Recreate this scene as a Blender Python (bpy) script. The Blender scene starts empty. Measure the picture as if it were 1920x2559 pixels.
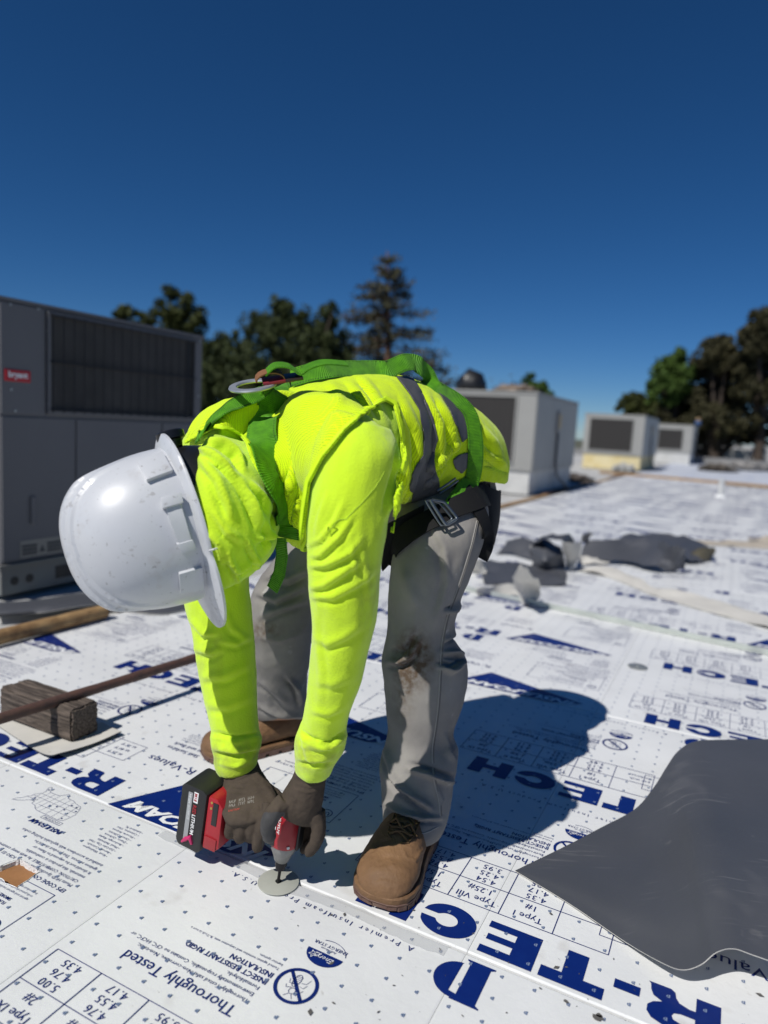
import bpy, bmesh, math, random
import numpy as np
from mathutils import Vector, Matrix, noise as mnoise
from mathutils.bvhtree import BVHTree

# ------------------------------------------------------------------ camera
FPX, PITCH, ROLL, CAMZ, HEAD = 1750.0, math.radians(7.19), math.radians(3.34), 0.9, math.radians(26.52)
sc = bpy.context.scene
col = sc.collection
cp, sp, cr, sr = math.cos(PITCH), math.sin(PITCH), math.cos(ROLL), math.sin(ROLL)
ax = Vector((cr, sr * sp, sr * cp)); ay = Vector((-sr, cr * sp, cr * cp)); az = -Vector((0, cp, -sp))
cam_d = bpy.data.cameras.new('camera'); cam = bpy.data.objects.new('camera', cam_d); col.objects.link(cam)
cam.matrix_world = Matrix(((ax.x, ay.x, az.x, 0), (ax.y, ay.y, az.y, 0), (ax.z, ay.z, az.z, CAMZ), (0, 0, 0, 1)))
cam_d.sensor_fit = 'VERTICAL'; cam_d.sensor_height = 36; cam_d.sensor_width = 27; cam_d.lens = 36 * FPX / 2559
cam_d.clip_start = 0.05; cam_d.clip_end = 2000
cam_d.dof.use_dof = True; cam_d.dof.focus_distance = 1.34; cam_d.dof.aperture_fstop = 2.0
sc.camera = cam

# ------------------------------------------------------------------ sky and sun
SUN_EL, SUN_AZ = math.radians(50), math.radians(47)        # azimuth: direction the shadows fall, from +x towards +y
sun_from = Vector((-math.cos(SUN_AZ) * math.cos(SUN_EL), -math.sin(SUN_AZ) * math.cos(SUN_EL), math.sin(SUN_EL)))
w = bpy.data.worlds.new('World'); sc.world = w; w.use_nodes = True
nt = w.node_tree; nt.nodes.clear()
sky = nt.nodes.new('ShaderNodeTexSky'); sky.sky_type = 'NISHITA'; sky.sun_disc = False
sky.sun_elevation = SUN_EL
sky.sun_rotation = math.atan2(sun_from.x, sun_from.y)
sky.altitude = 3000; sky.air_density = 1.0; sky.dust_density = 0.0; sky.ozone_density = 10.0
bg = nt.nodes.new('ShaderNodeBackground'); bg.inputs[1].default_value = 0.058
wo = nt.nodes.new('ShaderNodeOutputWorld')
hs = nt.nodes.new('ShaderNodeHueSaturation'); hs.inputs['Saturation'].default_value = 1.14
nt.links.new(sky.outputs[0], hs.inputs['Color']); nt.links.new(hs.outputs[0], bg.inputs[0]); nt.links.new(bg.outputs[0], wo.inputs[0])
sl = bpy.data.lights.new('sun', 'SUN'); sl.energy = 4.2; sl.angle = math.radians(0.53); sl.color = (1, 0.965, 0.91)
so = bpy.data.objects.new('sun', sl); col.objects.link(so); so.rotation_euler = sun_from.to_track_quat('Z', 'Y').to_euler()
so.location = (-3, -3, 6)
sc.view_settings.view_transform = 'Standard'; sc.view_settings.look = 'None'
sc.view_settings.exposure = 0.0; sc.view_settings.gamma = 1.0; sc.view_settings.use_curve_mapping = False
sc.render.engine = 'CYCLES'; sc.cycles.use_denoising = True
sc.cycles.max_bounces = 8; sc.cycles.sample_clamp_indirect = 6

# ------------------------------------------------------------------ placing helpers
def ray(px, py):
    return (ax * ((px - 960) / FPX) - ay * ((py - 1279.5) / FPX) - az)
def at(px, py, d):                      # point seen at a photo pixel, d metres north of the camera
    r = ray(px, py); return Vector((0, 0, CAMZ)) + r * (d / r.y)
def gnd(px, py, z=0.0):
    r = ray(px, py); return Vector((0, 0, CAMZ)) + r * ((z - CAMZ) / r.z)
cH, sH = math.cos(HEAD), math.sin(HEAD)
def w2st(p): return (-cH * p.x + sH * p.y, -sH * p.x - cH * p.y)
def st2w(s, t, z=0.0): return Vector((-cH * s - sH * t, sH * s - cH * t, z))
def topx(V):                            # world points (n,3) -> photo pixels (n,2), depth
    V = np.asarray(V, float) - np.array([0, 0, CAMZ])
    X = V @ np.array(ax); Y = V @ np.array(ay); Z = -(V @ np.array(az))
    return np.stack([960 + FPX * X / Z, 1279.5 - FPX * Y / Z], 1), Z
ROT_ST = math.pi - HEAD                 # local x = s, local y = t

# ------------------------------------------------------------------ materials
MATS = {}
def mat(name, colr, rough=0.6, metal=0.0, var=None, bump=None, spec=0.5, coat=0.0, spots=None, sheen=0.0, coord='Object'):
    """var=(scale, amount, other colour); bump=(scale, strength, distance); spots=(scale, threshold, colour)"""
    if name in MATS: return MATS[name]
    m = bpy.data.materials.new(name); m.use_nodes = True; MATS[name] = m
    t = m.node_tree; b = t.nodes['Principled BSDF']
    b.inputs['Roughness'].default_value = rough; b.inputs['Metallic'].default_value = metal
    b.inputs['Specular IOR Level'].default_value = spec
    b.inputs['Coat Weight'].default_value = coat
    if sheen: b.inputs['Sheen Weight'].default_value = sheen
    c4 = (*colr, 1); b.inputs['Base Color'].default_value = c4
    tc = t.nodes.new('ShaderNodeTexCoord')
    last = None
    def nz(scale, detail=6, rough=0.6):
        n = t.nodes.new('ShaderNodeTexNoise'); n.inputs['Scale'].default_value = scale
        n.inputs['Detail'].default_value = detail; n.inputs['Roughness'].default_value = rough
        t.links.new(tc.outputs[coord], n.inputs['Vector']); return n
    if var:
        n = nz(var[0]); r = t.nodes.new('ShaderNodeValToRGB')
        r.color_ramp.elements[0].position = 0.35; r.color_ramp.elements[1].position = 0.68
        o = var[2] if len(var) > 2 else tuple(c * (1 - var[1]) for c in colr)
        r.color_ramp.elements[0].color = (*o, 1); r.color_ramp.elements[1].color = c4
        t.links.new(n.outputs[0], r.inputs[0]); last = r.outputs[0]
    if spots:
        for k, (s_, th, c_) in enumerate(spots):
            n = nz(s_, 3, 0.7); r = t.nodes.new('ShaderNodeValToRGB')
            r.color_ramp.elements[0].position = th; r.color_ramp.elements[1].position = min(1, th + 0.06)
            r.color_ramp.elements[0].color = (0, 0, 0, 1); r.color_ramp.elements[1].color = (1, 1, 1, 1)
            t.links.new(n.outputs[0], r.inputs[0])
            mx = t.nodes.new('ShaderNodeMix'); mx.data_type = 'RGBA'
            mx.inputs[6].default_value = c4; mx.inputs[7].default_value = (*c_, 1)
            if last: t.links.new(last, mx.inputs[6])
            t.links.new(r.outputs[0], mx.inputs[0]); last = mx.outputs[2]
    if last: t.links.new(last, b.inputs['Base Color'])
    if bump:
        n = nz(bump[0], 5, 0.6); bp = t.nodes.new('ShaderNodeBump')
        bp.inputs['Strength'].default_value = bump[1]; bp.inputs['Distance'].default_value = bump[2]
        t.links.new(n.outputs[0], bp.inputs['Height']); t.links.new(bp.outputs[0], b.inputs['Normal'])
    return m

# ------------------------------------------------------------------ mesh helpers
def link(name, me, m=None, parent=None, smooth=False):
    o = bpy.data.objects.new(name, me); col.objects.link(o)
    if m: me.materials.append(m)
    if parent: o.parent = parent
    if smooth:
        me.polygons.foreach_set('use_smooth', [True] * len(me.polygons)); me.update()
    return o
def tag(o, label=None, cat=None, group=None, kind=None):
    if label: o['label'] = label
    if cat: o['category'] = cat
    if group: o['group'] = group
    if kind: o['kind'] = kind
    return o
def empty(name, loc=(0, 0, 0), rz=0.0):
    o = bpy.data.objects.new(name, None); col.objects.link(o); o.location = loc; o.rotation_euler = (0, 0, rz)
    o.empty_display_size = 0.1; return o
class MB:
    """collects boxes, tubes, prisms into one mesh"""
    def __init__(s): s.v = []; s.f = []
    def add(s, V, F):
        k = len(s.v); s.v += [tuple(p) for p in V]; s.f += [tuple(i + k for i in q) for q in F]; return s
    def box(s, lo, hi, M=None):
        x0, y0, z0 = lo; x1, y1, z1 = hi
        V = [Vector(p) for p in ((x0, y0, z0), (x1, y0, z0), (x1, y1, z0), (x0, y1, z0), (x0, y0, z1), (x1, y0, z1), (x1, y1, z1), (x0, y1, z1))]
        if M: V = [M @ p for p in V]
        return s.add(V, [(0, 3, 2, 1), (4, 5, 6, 7), (0, 1, 5, 4), (1, 2, 6, 5), (2, 3, 7, 6), (3, 0, 4, 7)])
    def cyl(s, a, b, r0, r1=None, n=16, caps=True):
        a = Vector(a); b = Vector(b); r1 = r0 if r1 is None else r1
        d = (b - a).normalized(); u = d.orthogonal().normalized(); v = d.cross(u)
        V = []
        for p, r in ((a, r0), (b, r1)):
            for i in range(n):
                an = 2 * math.pi * i / n; V.append(p + u * (r * math.cos(an)) + v * (r * math.sin(an)))
        F = [(i, (i + 1) % n, n + (i + 1) % n, n + i) for i in range(n)]
        if caps: F += [tuple(range(n - 1, -1, -1)), tuple(range(n, 2 * n))]
        return s.add(V, F)
    def tube(s, pts, rad, n=10, caps=True):
        pts = [Vector(p) for p in pts]; rad = rad if hasattr(rad, '__len__') else [rad] * len(pts)
        up = None; V = []; F = []
        for i, p in enumerate(pts):
            d = (pts[min(i + 1, len(pts) - 1)] - pts[max(i - 1, 0)]).normalized()
            if up is None: up = d.orthogonal().normalized()
            up = (up - d * up.dot(d)).normalized(); v = d.cross(up)
            for k in range(n):
                an = 2 * math.pi * k / n; V.append(p + (up * math.cos(an) + v * math.sin(an)) * rad[i])
        for i in range(len(pts) - 1):
            for k in range(n):
                k2 = (k + 1) % n; F.append((i * n + k, i * n + k2, (i + 1) * n + k2, (i + 1) * n + k))
        if caps: F += [tuple(range(n - 1, -1, -1)), tuple(range((len(pts) - 1) * n, len(pts) * n))]
        return s.add(V, F)
    def prism(s, poly, z0, z1, M=None):
        n = len(poly); V = [Vector((x, y, z0)) for x, y in poly] + [Vector((x, y, z1)) for x, y in poly]
        if M: V = [M @ p for p in V]
        return s.add(V, [tuple(range(n - 1, -1, -1)), tuple(range(n, 2 * n))] + [(i, (i + 1) % n, n + (i + 1) % n, n + i) for i in range(n)])
    def mesh(s, name):
        me = bpy.data.meshes.new(name); me.from_pydata(s.v, [], s.f); me.update(); return me
    def build(s, name, m, parent=None, smooth=False, bevel=0, seg=2):
        me = s.mesh(name)
        if bevel:
            bm = bmesh.new(); bm.from_mesh(me)
            bmesh.ops.recalc_face_normals(bm, faces=bm.faces)
            ed = [e for e in bm.edges if len(e.link_faces) == 2 and e.calc_face_angle(0) > 0.5]
            bmesh.ops.bevel(bm, geom=ed, offset=bevel, segments=seg, affect='EDGES', profile=0.6, clamp_overlap=True)
            bm.to_mesh(me); bm.free()
        o = link(name, me, m, parent, smooth)
        return o
def eval_mesh(o):
    dg = bpy.context.evaluated_depsgraph_get(); me = bpy.data.meshes.new_from_object(o.evaluated_get(dg)); return me
def npmesh(name, V, T, m=None, parent=None, smooth=True):
    me = bpy.data.meshes.new(name); me.from_pydata([tuple(p) for p in V], [], [tuple(int(i) for i in q) for q in T]); me.update()
    return link(name, me, m, parent, smooth)
def tris_of(me):
    me.calc_loop_triangles()
    V = np.empty(len(me.vertices) * 3); me.vertices.foreach_get('co', V)
    T = np.empty(len(me.loop_triangles) * 3, int); me.loop_triangles.foreach_get('vertices', T)
    return V.reshape(-1, 3), T.reshape(-1, 3)
def clip_np(V, T, phi, attrs=()):
    """keep the part of a triangle mesh where phi < 0, cutting triangles along phi = 0"""
    V = np.asarray(V, float); T = np.asarray(T); newV = [V]; n = len(V); cache = {}; out = []; extra = []; s_ = phi < 0
    cnt = s_[T].sum(1); out += T[cnt == 3].tolist(); E_ = {}
    na = [list() for _ in attrs]
    def cut(a, b):
        nonlocal n
        k = (a, b) if a < b else (b, a)
        if k not in cache:
            f = phi[k[0]] / (phi[k[0]] - phi[k[1]]); extra.append(V[k[0]] * (1 - f) + V[k[1]] * f)
            for q, A in zip(na, attrs): q.append(A[k[0]] * (1 - f) + A[k[1]] * f)
            cache[k] = n; n += 1
        return cache[k]
    for t in T[cnt == 1]:
        i = [j for j in range(3) if s_[t[j]]][0]; a, b, c = t[i], t[(i + 1) % 3], t[(i + 2) % 3]
        out.append([a, cut(a, b), cut(a, c)])
    for t in T[cnt == 2]:
        i = [j for j in range(3) if not s_[t[j]]][0]; a, b, c = t[i], t[(i + 1) % 3], t[(i + 2) % 3]
        p, q = cut(a, b), cut(a, c); out.append([p, b, c]); out.append([p, c, q])
    V2 = np.concatenate([V, np.array(extra).reshape(-1, V.shape[1])]); T2 = np.array(out, int).reshape(-1, 3)
    AT = [np.concatenate([A, np.array(q).reshape((-1,) + A.shape[1:])]) for A, q in zip(attrs, na)]
    used = np.unique(T2); mp = np.full(len(V2), -1); mp[used] = np.arange(len(used))
    return (V2[used], mp[T2]) + tuple(A[used] for A in AT)
def smooth_by_angle(o, a=0.6):
    me = o.data; me.polygons.foreach_set('use_smooth', [True] * len(me.polygons))
    me.set_sharp_from_angle(angle=a)

# ------------------------------------------------------------------ flat lettering
def flat_curve(loops):
    cu = bpy.data.curves.new('flat', 'CURVE'); cu.dimensions = '2D'; cu.fill_mode = 'BOTH'
    for lp in loops:
        s_ = cu.splines.new('POLY'); s_.points.add(len(lp) - 1); s_.use_cyclic_u = True
        for q, (x, y) in zip(s_.points, lp): q.co = (x, y, 0, 1)
    return cu
def curve_to_np(cu):
    o = bpy.data.objects.new('tmp', cu); col.objects.link(o)
    dg = bpy.context.evaluated_depsgraph_get(); me = bpy.data.meshes.new_from_object(o.evaluated_get(dg))
    V, T = tris_of(me); bpy.data.objects.remove(o); bpy.data.meshes.remove(me); bpy.data.curves.remove(cu)
    return V, T
def text_np(txt, h, fat=0.0, res=2, shear=0.0, align='LEFT', xs=1.0, space=1.0):
    cu = bpy.data.curves.new('txt', 'FONT'); cu.body = txt; cu.size = 1.0; cu.offset = fat; cu.resolution_u = res
    cu.shear = shear; cu.align_x = align; cu.fill_mode = 'FRONT'; cu.space_character = space; cu.space_line = 1.05
    V, T = curve_to_np(cu); k = h / 0.70
    V = V * np.array([k * xs, k, 1]); return V, T
class Flat:
    """flat print collected as triangles in a local plane"""
    def __init__(s): s.V = []; s.T = []; s.n = 0
    def put(s, V, T, x=0, y=0, rot=0.0, z=0.0):
        if not len(V): return
        c_, s_ = math.cos(rot), math.sin(rot)
        W = np.stack([V[:, 0] * c_ - V[:, 1] * s_ + x, V[:, 0] * s_ + V[:, 1] * c_ + y, np.full(len(V), z)], 1)
        s.V.append(W); s.T.append(T + s.n); s.n += len(W)
    def text(s, txt, x, y, h, fat=0.0, **k):
        z = k.pop('z', 0.0); rot = k.pop('rot', 0.0); V, T = text_np(txt, h, fat, **k); s.put(V, T, x, y, rot, z)
    def poly(s, loops, x=0, y=0, sx=1, sy=1, z=0.0):
        V, T = curve_to_np(flat_curve([[(a * sx, b * sy) for a, b in lp] for lp in loops])); s.put(V, T, x, y, 0, z)
    def rect(s, x0, y0, x1, y1, z=0.0):
        s.put(np.array([[x0, y0, 0], [x1, y0, 0], [x1, y1, 0], [x0, y1, 0]], float), np.array([[0, 1, 2], [0, 2, 3]]), z=z)
    def line(s, pts, w, close=False, z=0.0):
        P = list(pts) + ([pts[0]] if close else [])
        for (x0, y0), (x1, y1) in zip(P[:-1], P[1:]):
            d = math.hypot(x1 - x0, y1 - y0) or 1e-9; nx, ny = -(y1 - y0) / d * w / 2, (x1 - x0) / d * w / 2
            s.put(np.array([[x0 + nx, y0 + ny, 0], [x0 - nx, y0 - ny, 0], [x1 - nx, y1 - ny, 0], [x1 + nx, y1 + ny, 0]]), np.array([[0, 1, 2], [0, 2, 3]]), z=z)
    def mesh(s, name):
        V = np.concatenate(s.V); T = np.concatenate(s.T)
        a = V[T[:, 1]] - V[T[:, 0]]; b = V[T[:, 2]] - V[T[:, 0]]
        neg = (a[:, 0] * b[:, 1] - a[:, 1] * b[:, 0]) < 0
        T[neg] = T[neg][:, ::-1]
        me = bpy.data.meshes.new(name); me.from_pydata(V.tolist(), [], T.tolist()); me.update(); return me
def arc(cx, cy, rx, ry, a0, a1, n):
    return [(cx + rx * math.cos(math.radians(a0 + (a1 - a0) * i / n)), cy + ry * math.sin(math.radians(a0 + (a1 - a0) * i / n))) for i in range(n + 1)]
def on_s(px, py, s0):                   # where the view through a pixel meets the vertical plane s = s0 -> (u = -t, z)
    r = ray(px, py); k = s0 / (-cH * r.x + sH * r.y); p = Vector((0, 0, CAMZ)) + r * k
    return -w2st(p)[1], p.z
def on_u(px, py, u0):                   # ... the vertical plane u = u0 -> (s, z)
    r = ray(px, py); k = u0 / (sH * r.x + cH * r.y); p = Vector((0, 0, CAMZ)) + r * k
    return w2st(p)[0], p.z
def in_view(pts, marg=120):
    P, Z = topx(np.array([tuple(p) for p in pts]))
    ok = Z > 0.2
    if not ok.any(): return False
    P = P[ok]
    return P[:, 0].max() > -marg and P[:, 0].min() < 1920 + marg and P[:, 1].max() > 900 and P[:, 1].min() < 2559 + marg

# ================================================================== the roof and its insulation panels
m_facer = mat('white_facer', (0.75, 0.76, 0.76), 0.40, var=(2.6, 0.06, (0.665, 0.675, 0.675)), bump=(75, 0.16, 0.004), spec=0.4,
              spots=((6, 0.64, (0.64, 0.64, 0.63)), (22, 0.68, (0.56, 0.555, 0.545)), (60, 0.71, (0.40, 0.39, 0.38)), (150, 0.74, (0.22, 0.215, 0.21))))
m_ink = mat('navy_ink', (0.003, 0.016, 0.135), 0.38, spec=0.4, var=(30, 0.1, (0.004, 0.02, 0.15)))
m_ink2 = mat('pale_navy_ink', (0.17, 0.22, 0.34), 0.5, spec=0.3)
m_white = mat('paper_white', (0.78, 0.79, 0.79), 0.45, spec=0.3)
m_roof = mat('old_white_roofing', (0.55, 0.55, 0.54), 0.8, var=(1.3, 0.3, (0.36, 0.36, 0.35)), bump=(30, 0.2, 0.01), spots=((5, 0.66, (0.3, 0.29, 0.27)),))

rb = MB()
# the slab, with a shallow opening left where the photo shows the facer cut away (handled by the panels above it)
rb.box((-30, -34, -0.6), (17, 6, -0.030))
roof = rb.build('roof', m_roof); roof.rotation_euler = (0, 0, ROT_ST); tag(roof, kind='structure')

PW, PL = 0.6096, 1.2192
T1 = -1.078
def panel_mesh(name, x0, x1, y0, y1):
    b = MB(); g = 0.0004; x0 += g; x1 -= g; y0 += 0.0025; y1 -= 0.0025; c = 0.0035; th = -0.028
    n = 5; xs = [x0, x0 + c] + [x0 + c + (x1 - x0 - 2 * c) * i / n for i in range(1, n)] + [x1 - c, x1]
    m_ = 8; ys = [y0, y0 + c] + [y0 + c + (y1 - y0 - 2 * c) * i / m_ for i in range(1, m_)] + [y1 - c, y1]
    V = []; F = []
    for j, y in enumerate(ys):
        for i, x in enumerate(xs):
            e = (i in (0, len(xs) - 1)) or (j in (0, len(ys) - 1)); V.append((x, y, -0.0022 if j in (0, len(ys) - 1) else (-0.0008 if e else 0.0)))
    W = len(xs)
    for j in range(len(ys) - 1):
        for i in range(W - 1): F.append((j * W + i, j * W + i + 1, (j + 1) * W + i + 1, (j + 1) * W + i))
    k = len(V); ring = [i for i in range(W)] + [j * W + W - 1 for j in range(1, len(ys))] + [(len(ys) - 1) * W + i for i in range(W - 2, -1, -1)] + [j * W for j in range(len(ys) - 2, 0, -1)]
    for i in ring: V.append((V[i][0], V[i][1], th))
    for a in range(len(ring)):
        b2 = (a + 1) % len(ring); F.append((ring[b2], ring[a], k + a, k + b2))
    b.v = V; b.f = F; return b.mesh(name)
pm = panel_mesh('insulation_panel', 0, PW, -PL, 0); pm.materials.append(m_facer)

# ------------------------------------------------------------------ the printed artwork of one repeat
def cap_letters(F_):
    k = 0.085; y0 = -0.098
    def P(loops, x, wd): F_.poly(loops, x, y0, wd, k)
    R = [[(0, 0), (0.33, 0), (0.33, 0.36), (0.42, 0.36), (0.55, 0.30), (0.60, 0.20), (0.62, 0.06), (0.68, 0), (1.0, 0), (0.965, 0.05), (0.95, 0.2), (0.91, 0.33), (0.78, 0.42), (0.90, 0.50), (0.97, 0.62), (0.97, 0.78), (0.90, 0.91), (0.75, 0.98), (0.6, 1.0), (0, 1)],
         [(0.33, 0.56), (0.33, 0.80), (0.52, 0.80), (0.61, 0.76), (0.635, 0.68), (0.61, 0.60), (0.52, 0.56)]]
    P(R, 0.0, 0.110)
    P([[(0, 0.29), (1, 0.29), (1, 0.53), (0, 0.53)]], 0.120, 0.041)
    P([[(0.33, 0), (0.67, 0), (0.67, 0.69), (1, 0.69), (1, 1), (0, 1), (0, 0.69), (0.33, 0.69)]], 0.173, 0.105)
    P([[(0, 0), (1, 0), (1, 0.20), (0.44, 0.20), (0.44, 0.40), (0.95, 0.40), (0.95, 0.58), (0.44, 0.58), (0.44, 0.79), (1, 0.79), (1, 1), (0, 1)]], 0.289, 0.096)
    out = arc(0.5, 0.5, 0.5, 0.5, 8, 351, 40); inn = arc(0.53, 0.5, 0.2, 0.2, 335, 25, 22)
    P([[(0.98, 0.57)] + out[2:-2] + [(0.98, 0.40), (0.72, 0.40)] + inn[1:-1] + [(0.72, 0.57)]], 0.402, 0.106)
    P([[(0, 0), (0.33, 0), (0.33, 0.37), (0.67, 0.37), (0.67, 0), (1, 0), (1, 1), (0.67, 1), (0.67, 0.62), (0.33, 0.62), (0.33, 1), (0, 1)]], 0.522, 0.106)
def logo_p(F_, x, y, wd, h, fine=True):
    if fine:
        st_ = [(0, 0), (0.55, 0), (0.55, 0.03), (0.47, 0.07), (0.47, 0.93), (0.55, 0.97), (0.55, 1), (0, 1), (0, 0.97), (0.08, 0.93), (0.08, 0.07), (0, 0.03)]
        bw = [(0.47, 0.86), (0.47, 0.93)] + arc(0.55, 0.55, 0.45, 0.42, 88, -86, 18) + [(0.60, 0.16), (0.62, 0.84)]
    else:
        st_ = [(0.05, 0), (0.5, 0), (0.46, 0.93), (0.08, 1)]
        bw = [(0.46, 0.8), (0.46, 1.0), (0.8, 0.9), (1.0, 0.62), (0.92, 0.28), (0.6, 0.14), (0.66, 0.78)]
    F_.poly([st_], x, y, wd, h); F_.poly([bw], x, y, wd, h, z=0.0)
def table(F_, y_top, cols, hdr):
    a, b_, c_ = y_top, y_top - 0.068, y_top - 0.138
    x0, x1 = cols[0], cols[-1]
    for y in (a, b_, c_): F_.line([(x0, y), (x1, y)], 0.0016)
    for x in cols: F_.line([(x, a), (x, c_)], 0.0016)
def paragraph(F_, x, y, wd, lines, h, rng):
    for i in range(lines):
        n = int(wd / (h * 0.82)); s_ = ''
        while len(s_) < n:
            s_ += rng.choice(['tested', 'against', 'and', 'the', 'panel', 'product', 'should', 'not', 'be', 'exposed', 'code', 'rigid', 'system', 'barrier', 'insulation', 'local', 'of', 'with', 'building', 'applicable']) + ' '
        F_.text(s_[:n].strip(), x, y - i * h * 1.75, h, res=1)
rng = random.Random(4)
A1 = Flat(); A2 = Flat(); A3 = Flat()   # navy, pale marks, reversed-out white
cap_letters(A1)
cols_ = [0.18, 0.279, 0.381, 0.483, 0.586, 0.688]
table(A1, -0.122, cols_, None)
A1.text('per inch', 0.187, -0.215, 0.011, res=1); A1.text('thickness', 0.184, -0.236, 0.011, res=1)
for i, (ty, de, va) in enumerate((('Type I', '1#', ('4.35', '4.17', '3.85')), ('Type VIII', '1.25#', ('4.54', '4.25', '3.95')), ('Type II', '1.5#', ('4.76', '4.55', '4.17')), ('Type IX', '2#', ('5.00', '4.76', '4.35')))):
    xc = (cols_[i + 1] + cols_[i + 2]) / 2
    A1.text(ty, xc, -0.149, 0.0155, align='CENTER'); A1.text(de, xc, -0.178, 0.0155, align='CENTER')
    for j, v in enumerate(va): A1.text(v, xc, -0.2095 - 0.0215 * j, 0.0148, align='CENTER', space=1.12)
A1.text('Thoroughly Tested', 0.357, -0.318, 0.021, fat=0.004)
for j, s_ in enumerate(('Thoroughly Tested safe, Non-corrosive, Non-toxic,', 'Environmentally responsible, Contains no CFC, HCFC, or', 'Formaldehyde.')):
    A1.text(s_, 0.352, -0.338 - j * 0.0145, 0.0078, res=1)
A1.text('INSECT RESISTANT RIGID', 0.348, -0.384, 0.0105, fat=0.02, res=1); A1.text('INSULATION', 0.348, -0.400, 0.0105, fat=0.02, res=1)
A1.text('Tested against termites and carpenter ants. R-Tech is not a', 0.348, -0.414, 0.0055, res=1); A1.text('barrier system.', 0.348, -0.424, 0.0055, res=1)
# crossed-out termite
cx, cy, rr = 0.305, -0.398, 0.0365
A1.poly([arc(cx, cy, rr, rr, 0, 354, 40), arc(cx, cy, rr * 0.84, rr * 0.84, 0, 354, 40)])
A1.line([(cx - 0.0225, cy + 0.0225), (cx + 0.0225, cy - 0.0225)], 0.0055)
ob = arc(cx + 0.004, cy - 0.009, 0.006, 0.013, 0, 340, 16)
A1.line(ob, 0.0009, True)
for k in range(6): A1.line([(cx - 0.002 + 0.0003 * k, cy - 0.018 + 0.0032 * k), (cx + 0.0095, cy - 0.018 + 0.0032 * k)], 0.0007)
A1.line(arc(cx, cy + 0.012, 0.0055, 0.006, 0, 340, 12), 0.0009, True)
for sg in (-1, 1):
    for k in range(3): A1.line([(cx + 0.005 * sg, cy + 0.006 - 0.007 * k), (cx + 0.013 * sg, cy + 0.010 - 0.010 * k), (cx + 0.016 * sg, cy + 0.004 - 0.012 * k)], 0.0007)
    A1.line([(cx + 0.002 * sg, cy + 0.018), (cx + 0.008 * sg, cy + 0.026)], 0.0007)
# half-round efficiency emblem
ex, ey = 0.300, -0.482
A1.poly([arc(ex, ey + 0.002, 0.034, 0.029, 0, 180, 20)])
A1.line(arc(ex, ey - 0.002, 0.034, 0.026, 190, 300, 14), 0.0011)
A1.text('Ask About', ex, ey - 0.009, 0.0048, align='CENTER', res=1); A1.text('ENERGY STAR', ex, ey - 0.0185, 0.0072, align='CENTER', res=1)
A3.text('Energy', ex - 0.022, ey + 0.009, 0.010, shear=0.4, res=1)
star = [(0.0085 * (1 if k % 2 == 0 else 0.42) * math.sin(k * math.pi / 5), 0.0085 * (1 if k % 2 == 0 else 0.42) * math.cos(k * math.pi / 5)) for k in range(10)]
A3.line([(ex + 0.018 + a, ey + 0.013 + b) for a, b in star], 0.0009, True)
A1.text('A Premier Insulfoam Product U.S.A.', 0.175, -0.571, 0.0118, space=1.55, res=1)
logo_p(A1, 0.035, -0.595, 0.090, 0.094)
# blue sail with the reversed-out name
A1.poly([[(0.825, -0.050), (0.925, -0.003), (1.272, -0.002), (1.185, -0.160)]])
V_, T_ = text_np('INSULFOAM', 0.035, 0.035, shear=0.35)
V_ = (V_ - np.array([V_[:, 0].min(), 0, 0])) * np.array([0.385 / (V_[:, 0].max() - V_[:, 0].min()), 1, 1])
A3.put(V_, T_, 0.852, -0.047, 0.0)
A1.text('R-Values', 1.205, -0.228, 0.026, xs=1.2)
A1.line([(1.40, -0.165), (1.52, -0.165), (1.52, -0.25), (1.40, -0.25)], 0.0014, True)
for j, s_ in enumerate(('at 25\u00b0F', 'at 40\u00b0F', 'at 75\u00b0F')): A1.text(s_, 1.425, -0.190 - 0.024 * j, 0.012, res=1)
A1.text('Skin Surfaces', 1.255, -0.292, 0.0145); A1.text('Front and Back', 1.235, -0.318, 0.0145)
paragraph(A1, 1.24, -0.338, 0.17, 4, 0.0058, rng)
A1.line([(1.22, -0.375), (1.36, -0.375)], 0.001)
# boxed approvals
A1.line([(0.804, -0.208), (1.066, -0.208), (1.066, -0.345), (0.804, -0.345)], 0.0015, True)
A1.poly([arc(0.832, -0.238, 0.0165, 0.0165, 0, 352, 24), arc(0.832, -0.238, 0.0145, 0.0145, 0, 352, 24)]); A1.text('UL', 0.832, -0.244, 0.0125, fat=0.02, align='CENTER', res=1)
paragraph(A1, 0.862, -0.228, 0.19, 5, 0.0055, rng)
A1.text('FLAME SPREAD', 0.86, -0.288, 0.007, fat=0.02, res=1); A1.text('SMOKE DEVELOPED', 0.86, -0.300, 0.007, fat=0.02, res=1)
paragraph(A1, 0.835, -0.314, 0.22, 3, 0.0055, rng)
A1.text('EPS CODE COMPLIANCE', 0.798, -0.366, 0.0095, fat=0.01, res=1)
for j, s_ in enumerate(('Meets HUD Specifications UM 71a. ICBO ES 4578, ICBO-ES', 'CAUTION: COMBUSTIBLE. As with many construction', 'materials, this product is combustible.', 'It should not be exposed to flame or', 'ignition sources. This product should be', 'installed in accordance with applicable building codes.')):
    A1.text(s_, 0.800, -0.382 - j * 0.0142, 0.0078, res=1)
for j, s_ in enumerate(('Kent, Washington', 'Aurora, Colorado', 'Salt Lake City, Utah', 'Mead, Nebraska', 'Anchorage, Alaska', 'Dixon, California', 'Chino, California', 'Phoenix, Arizona', 'Columbus, Ohio', 'Lakeland, FL')):
    A1.text('\u2022 ' + s_, 0.815, -0.478 - j * 0.0105, 0.0062, res=1)
A1.text('INSULFOAM', 0.955, -0.487, 0.0125, fat=0.03, shear=0.3, res=1)
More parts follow.
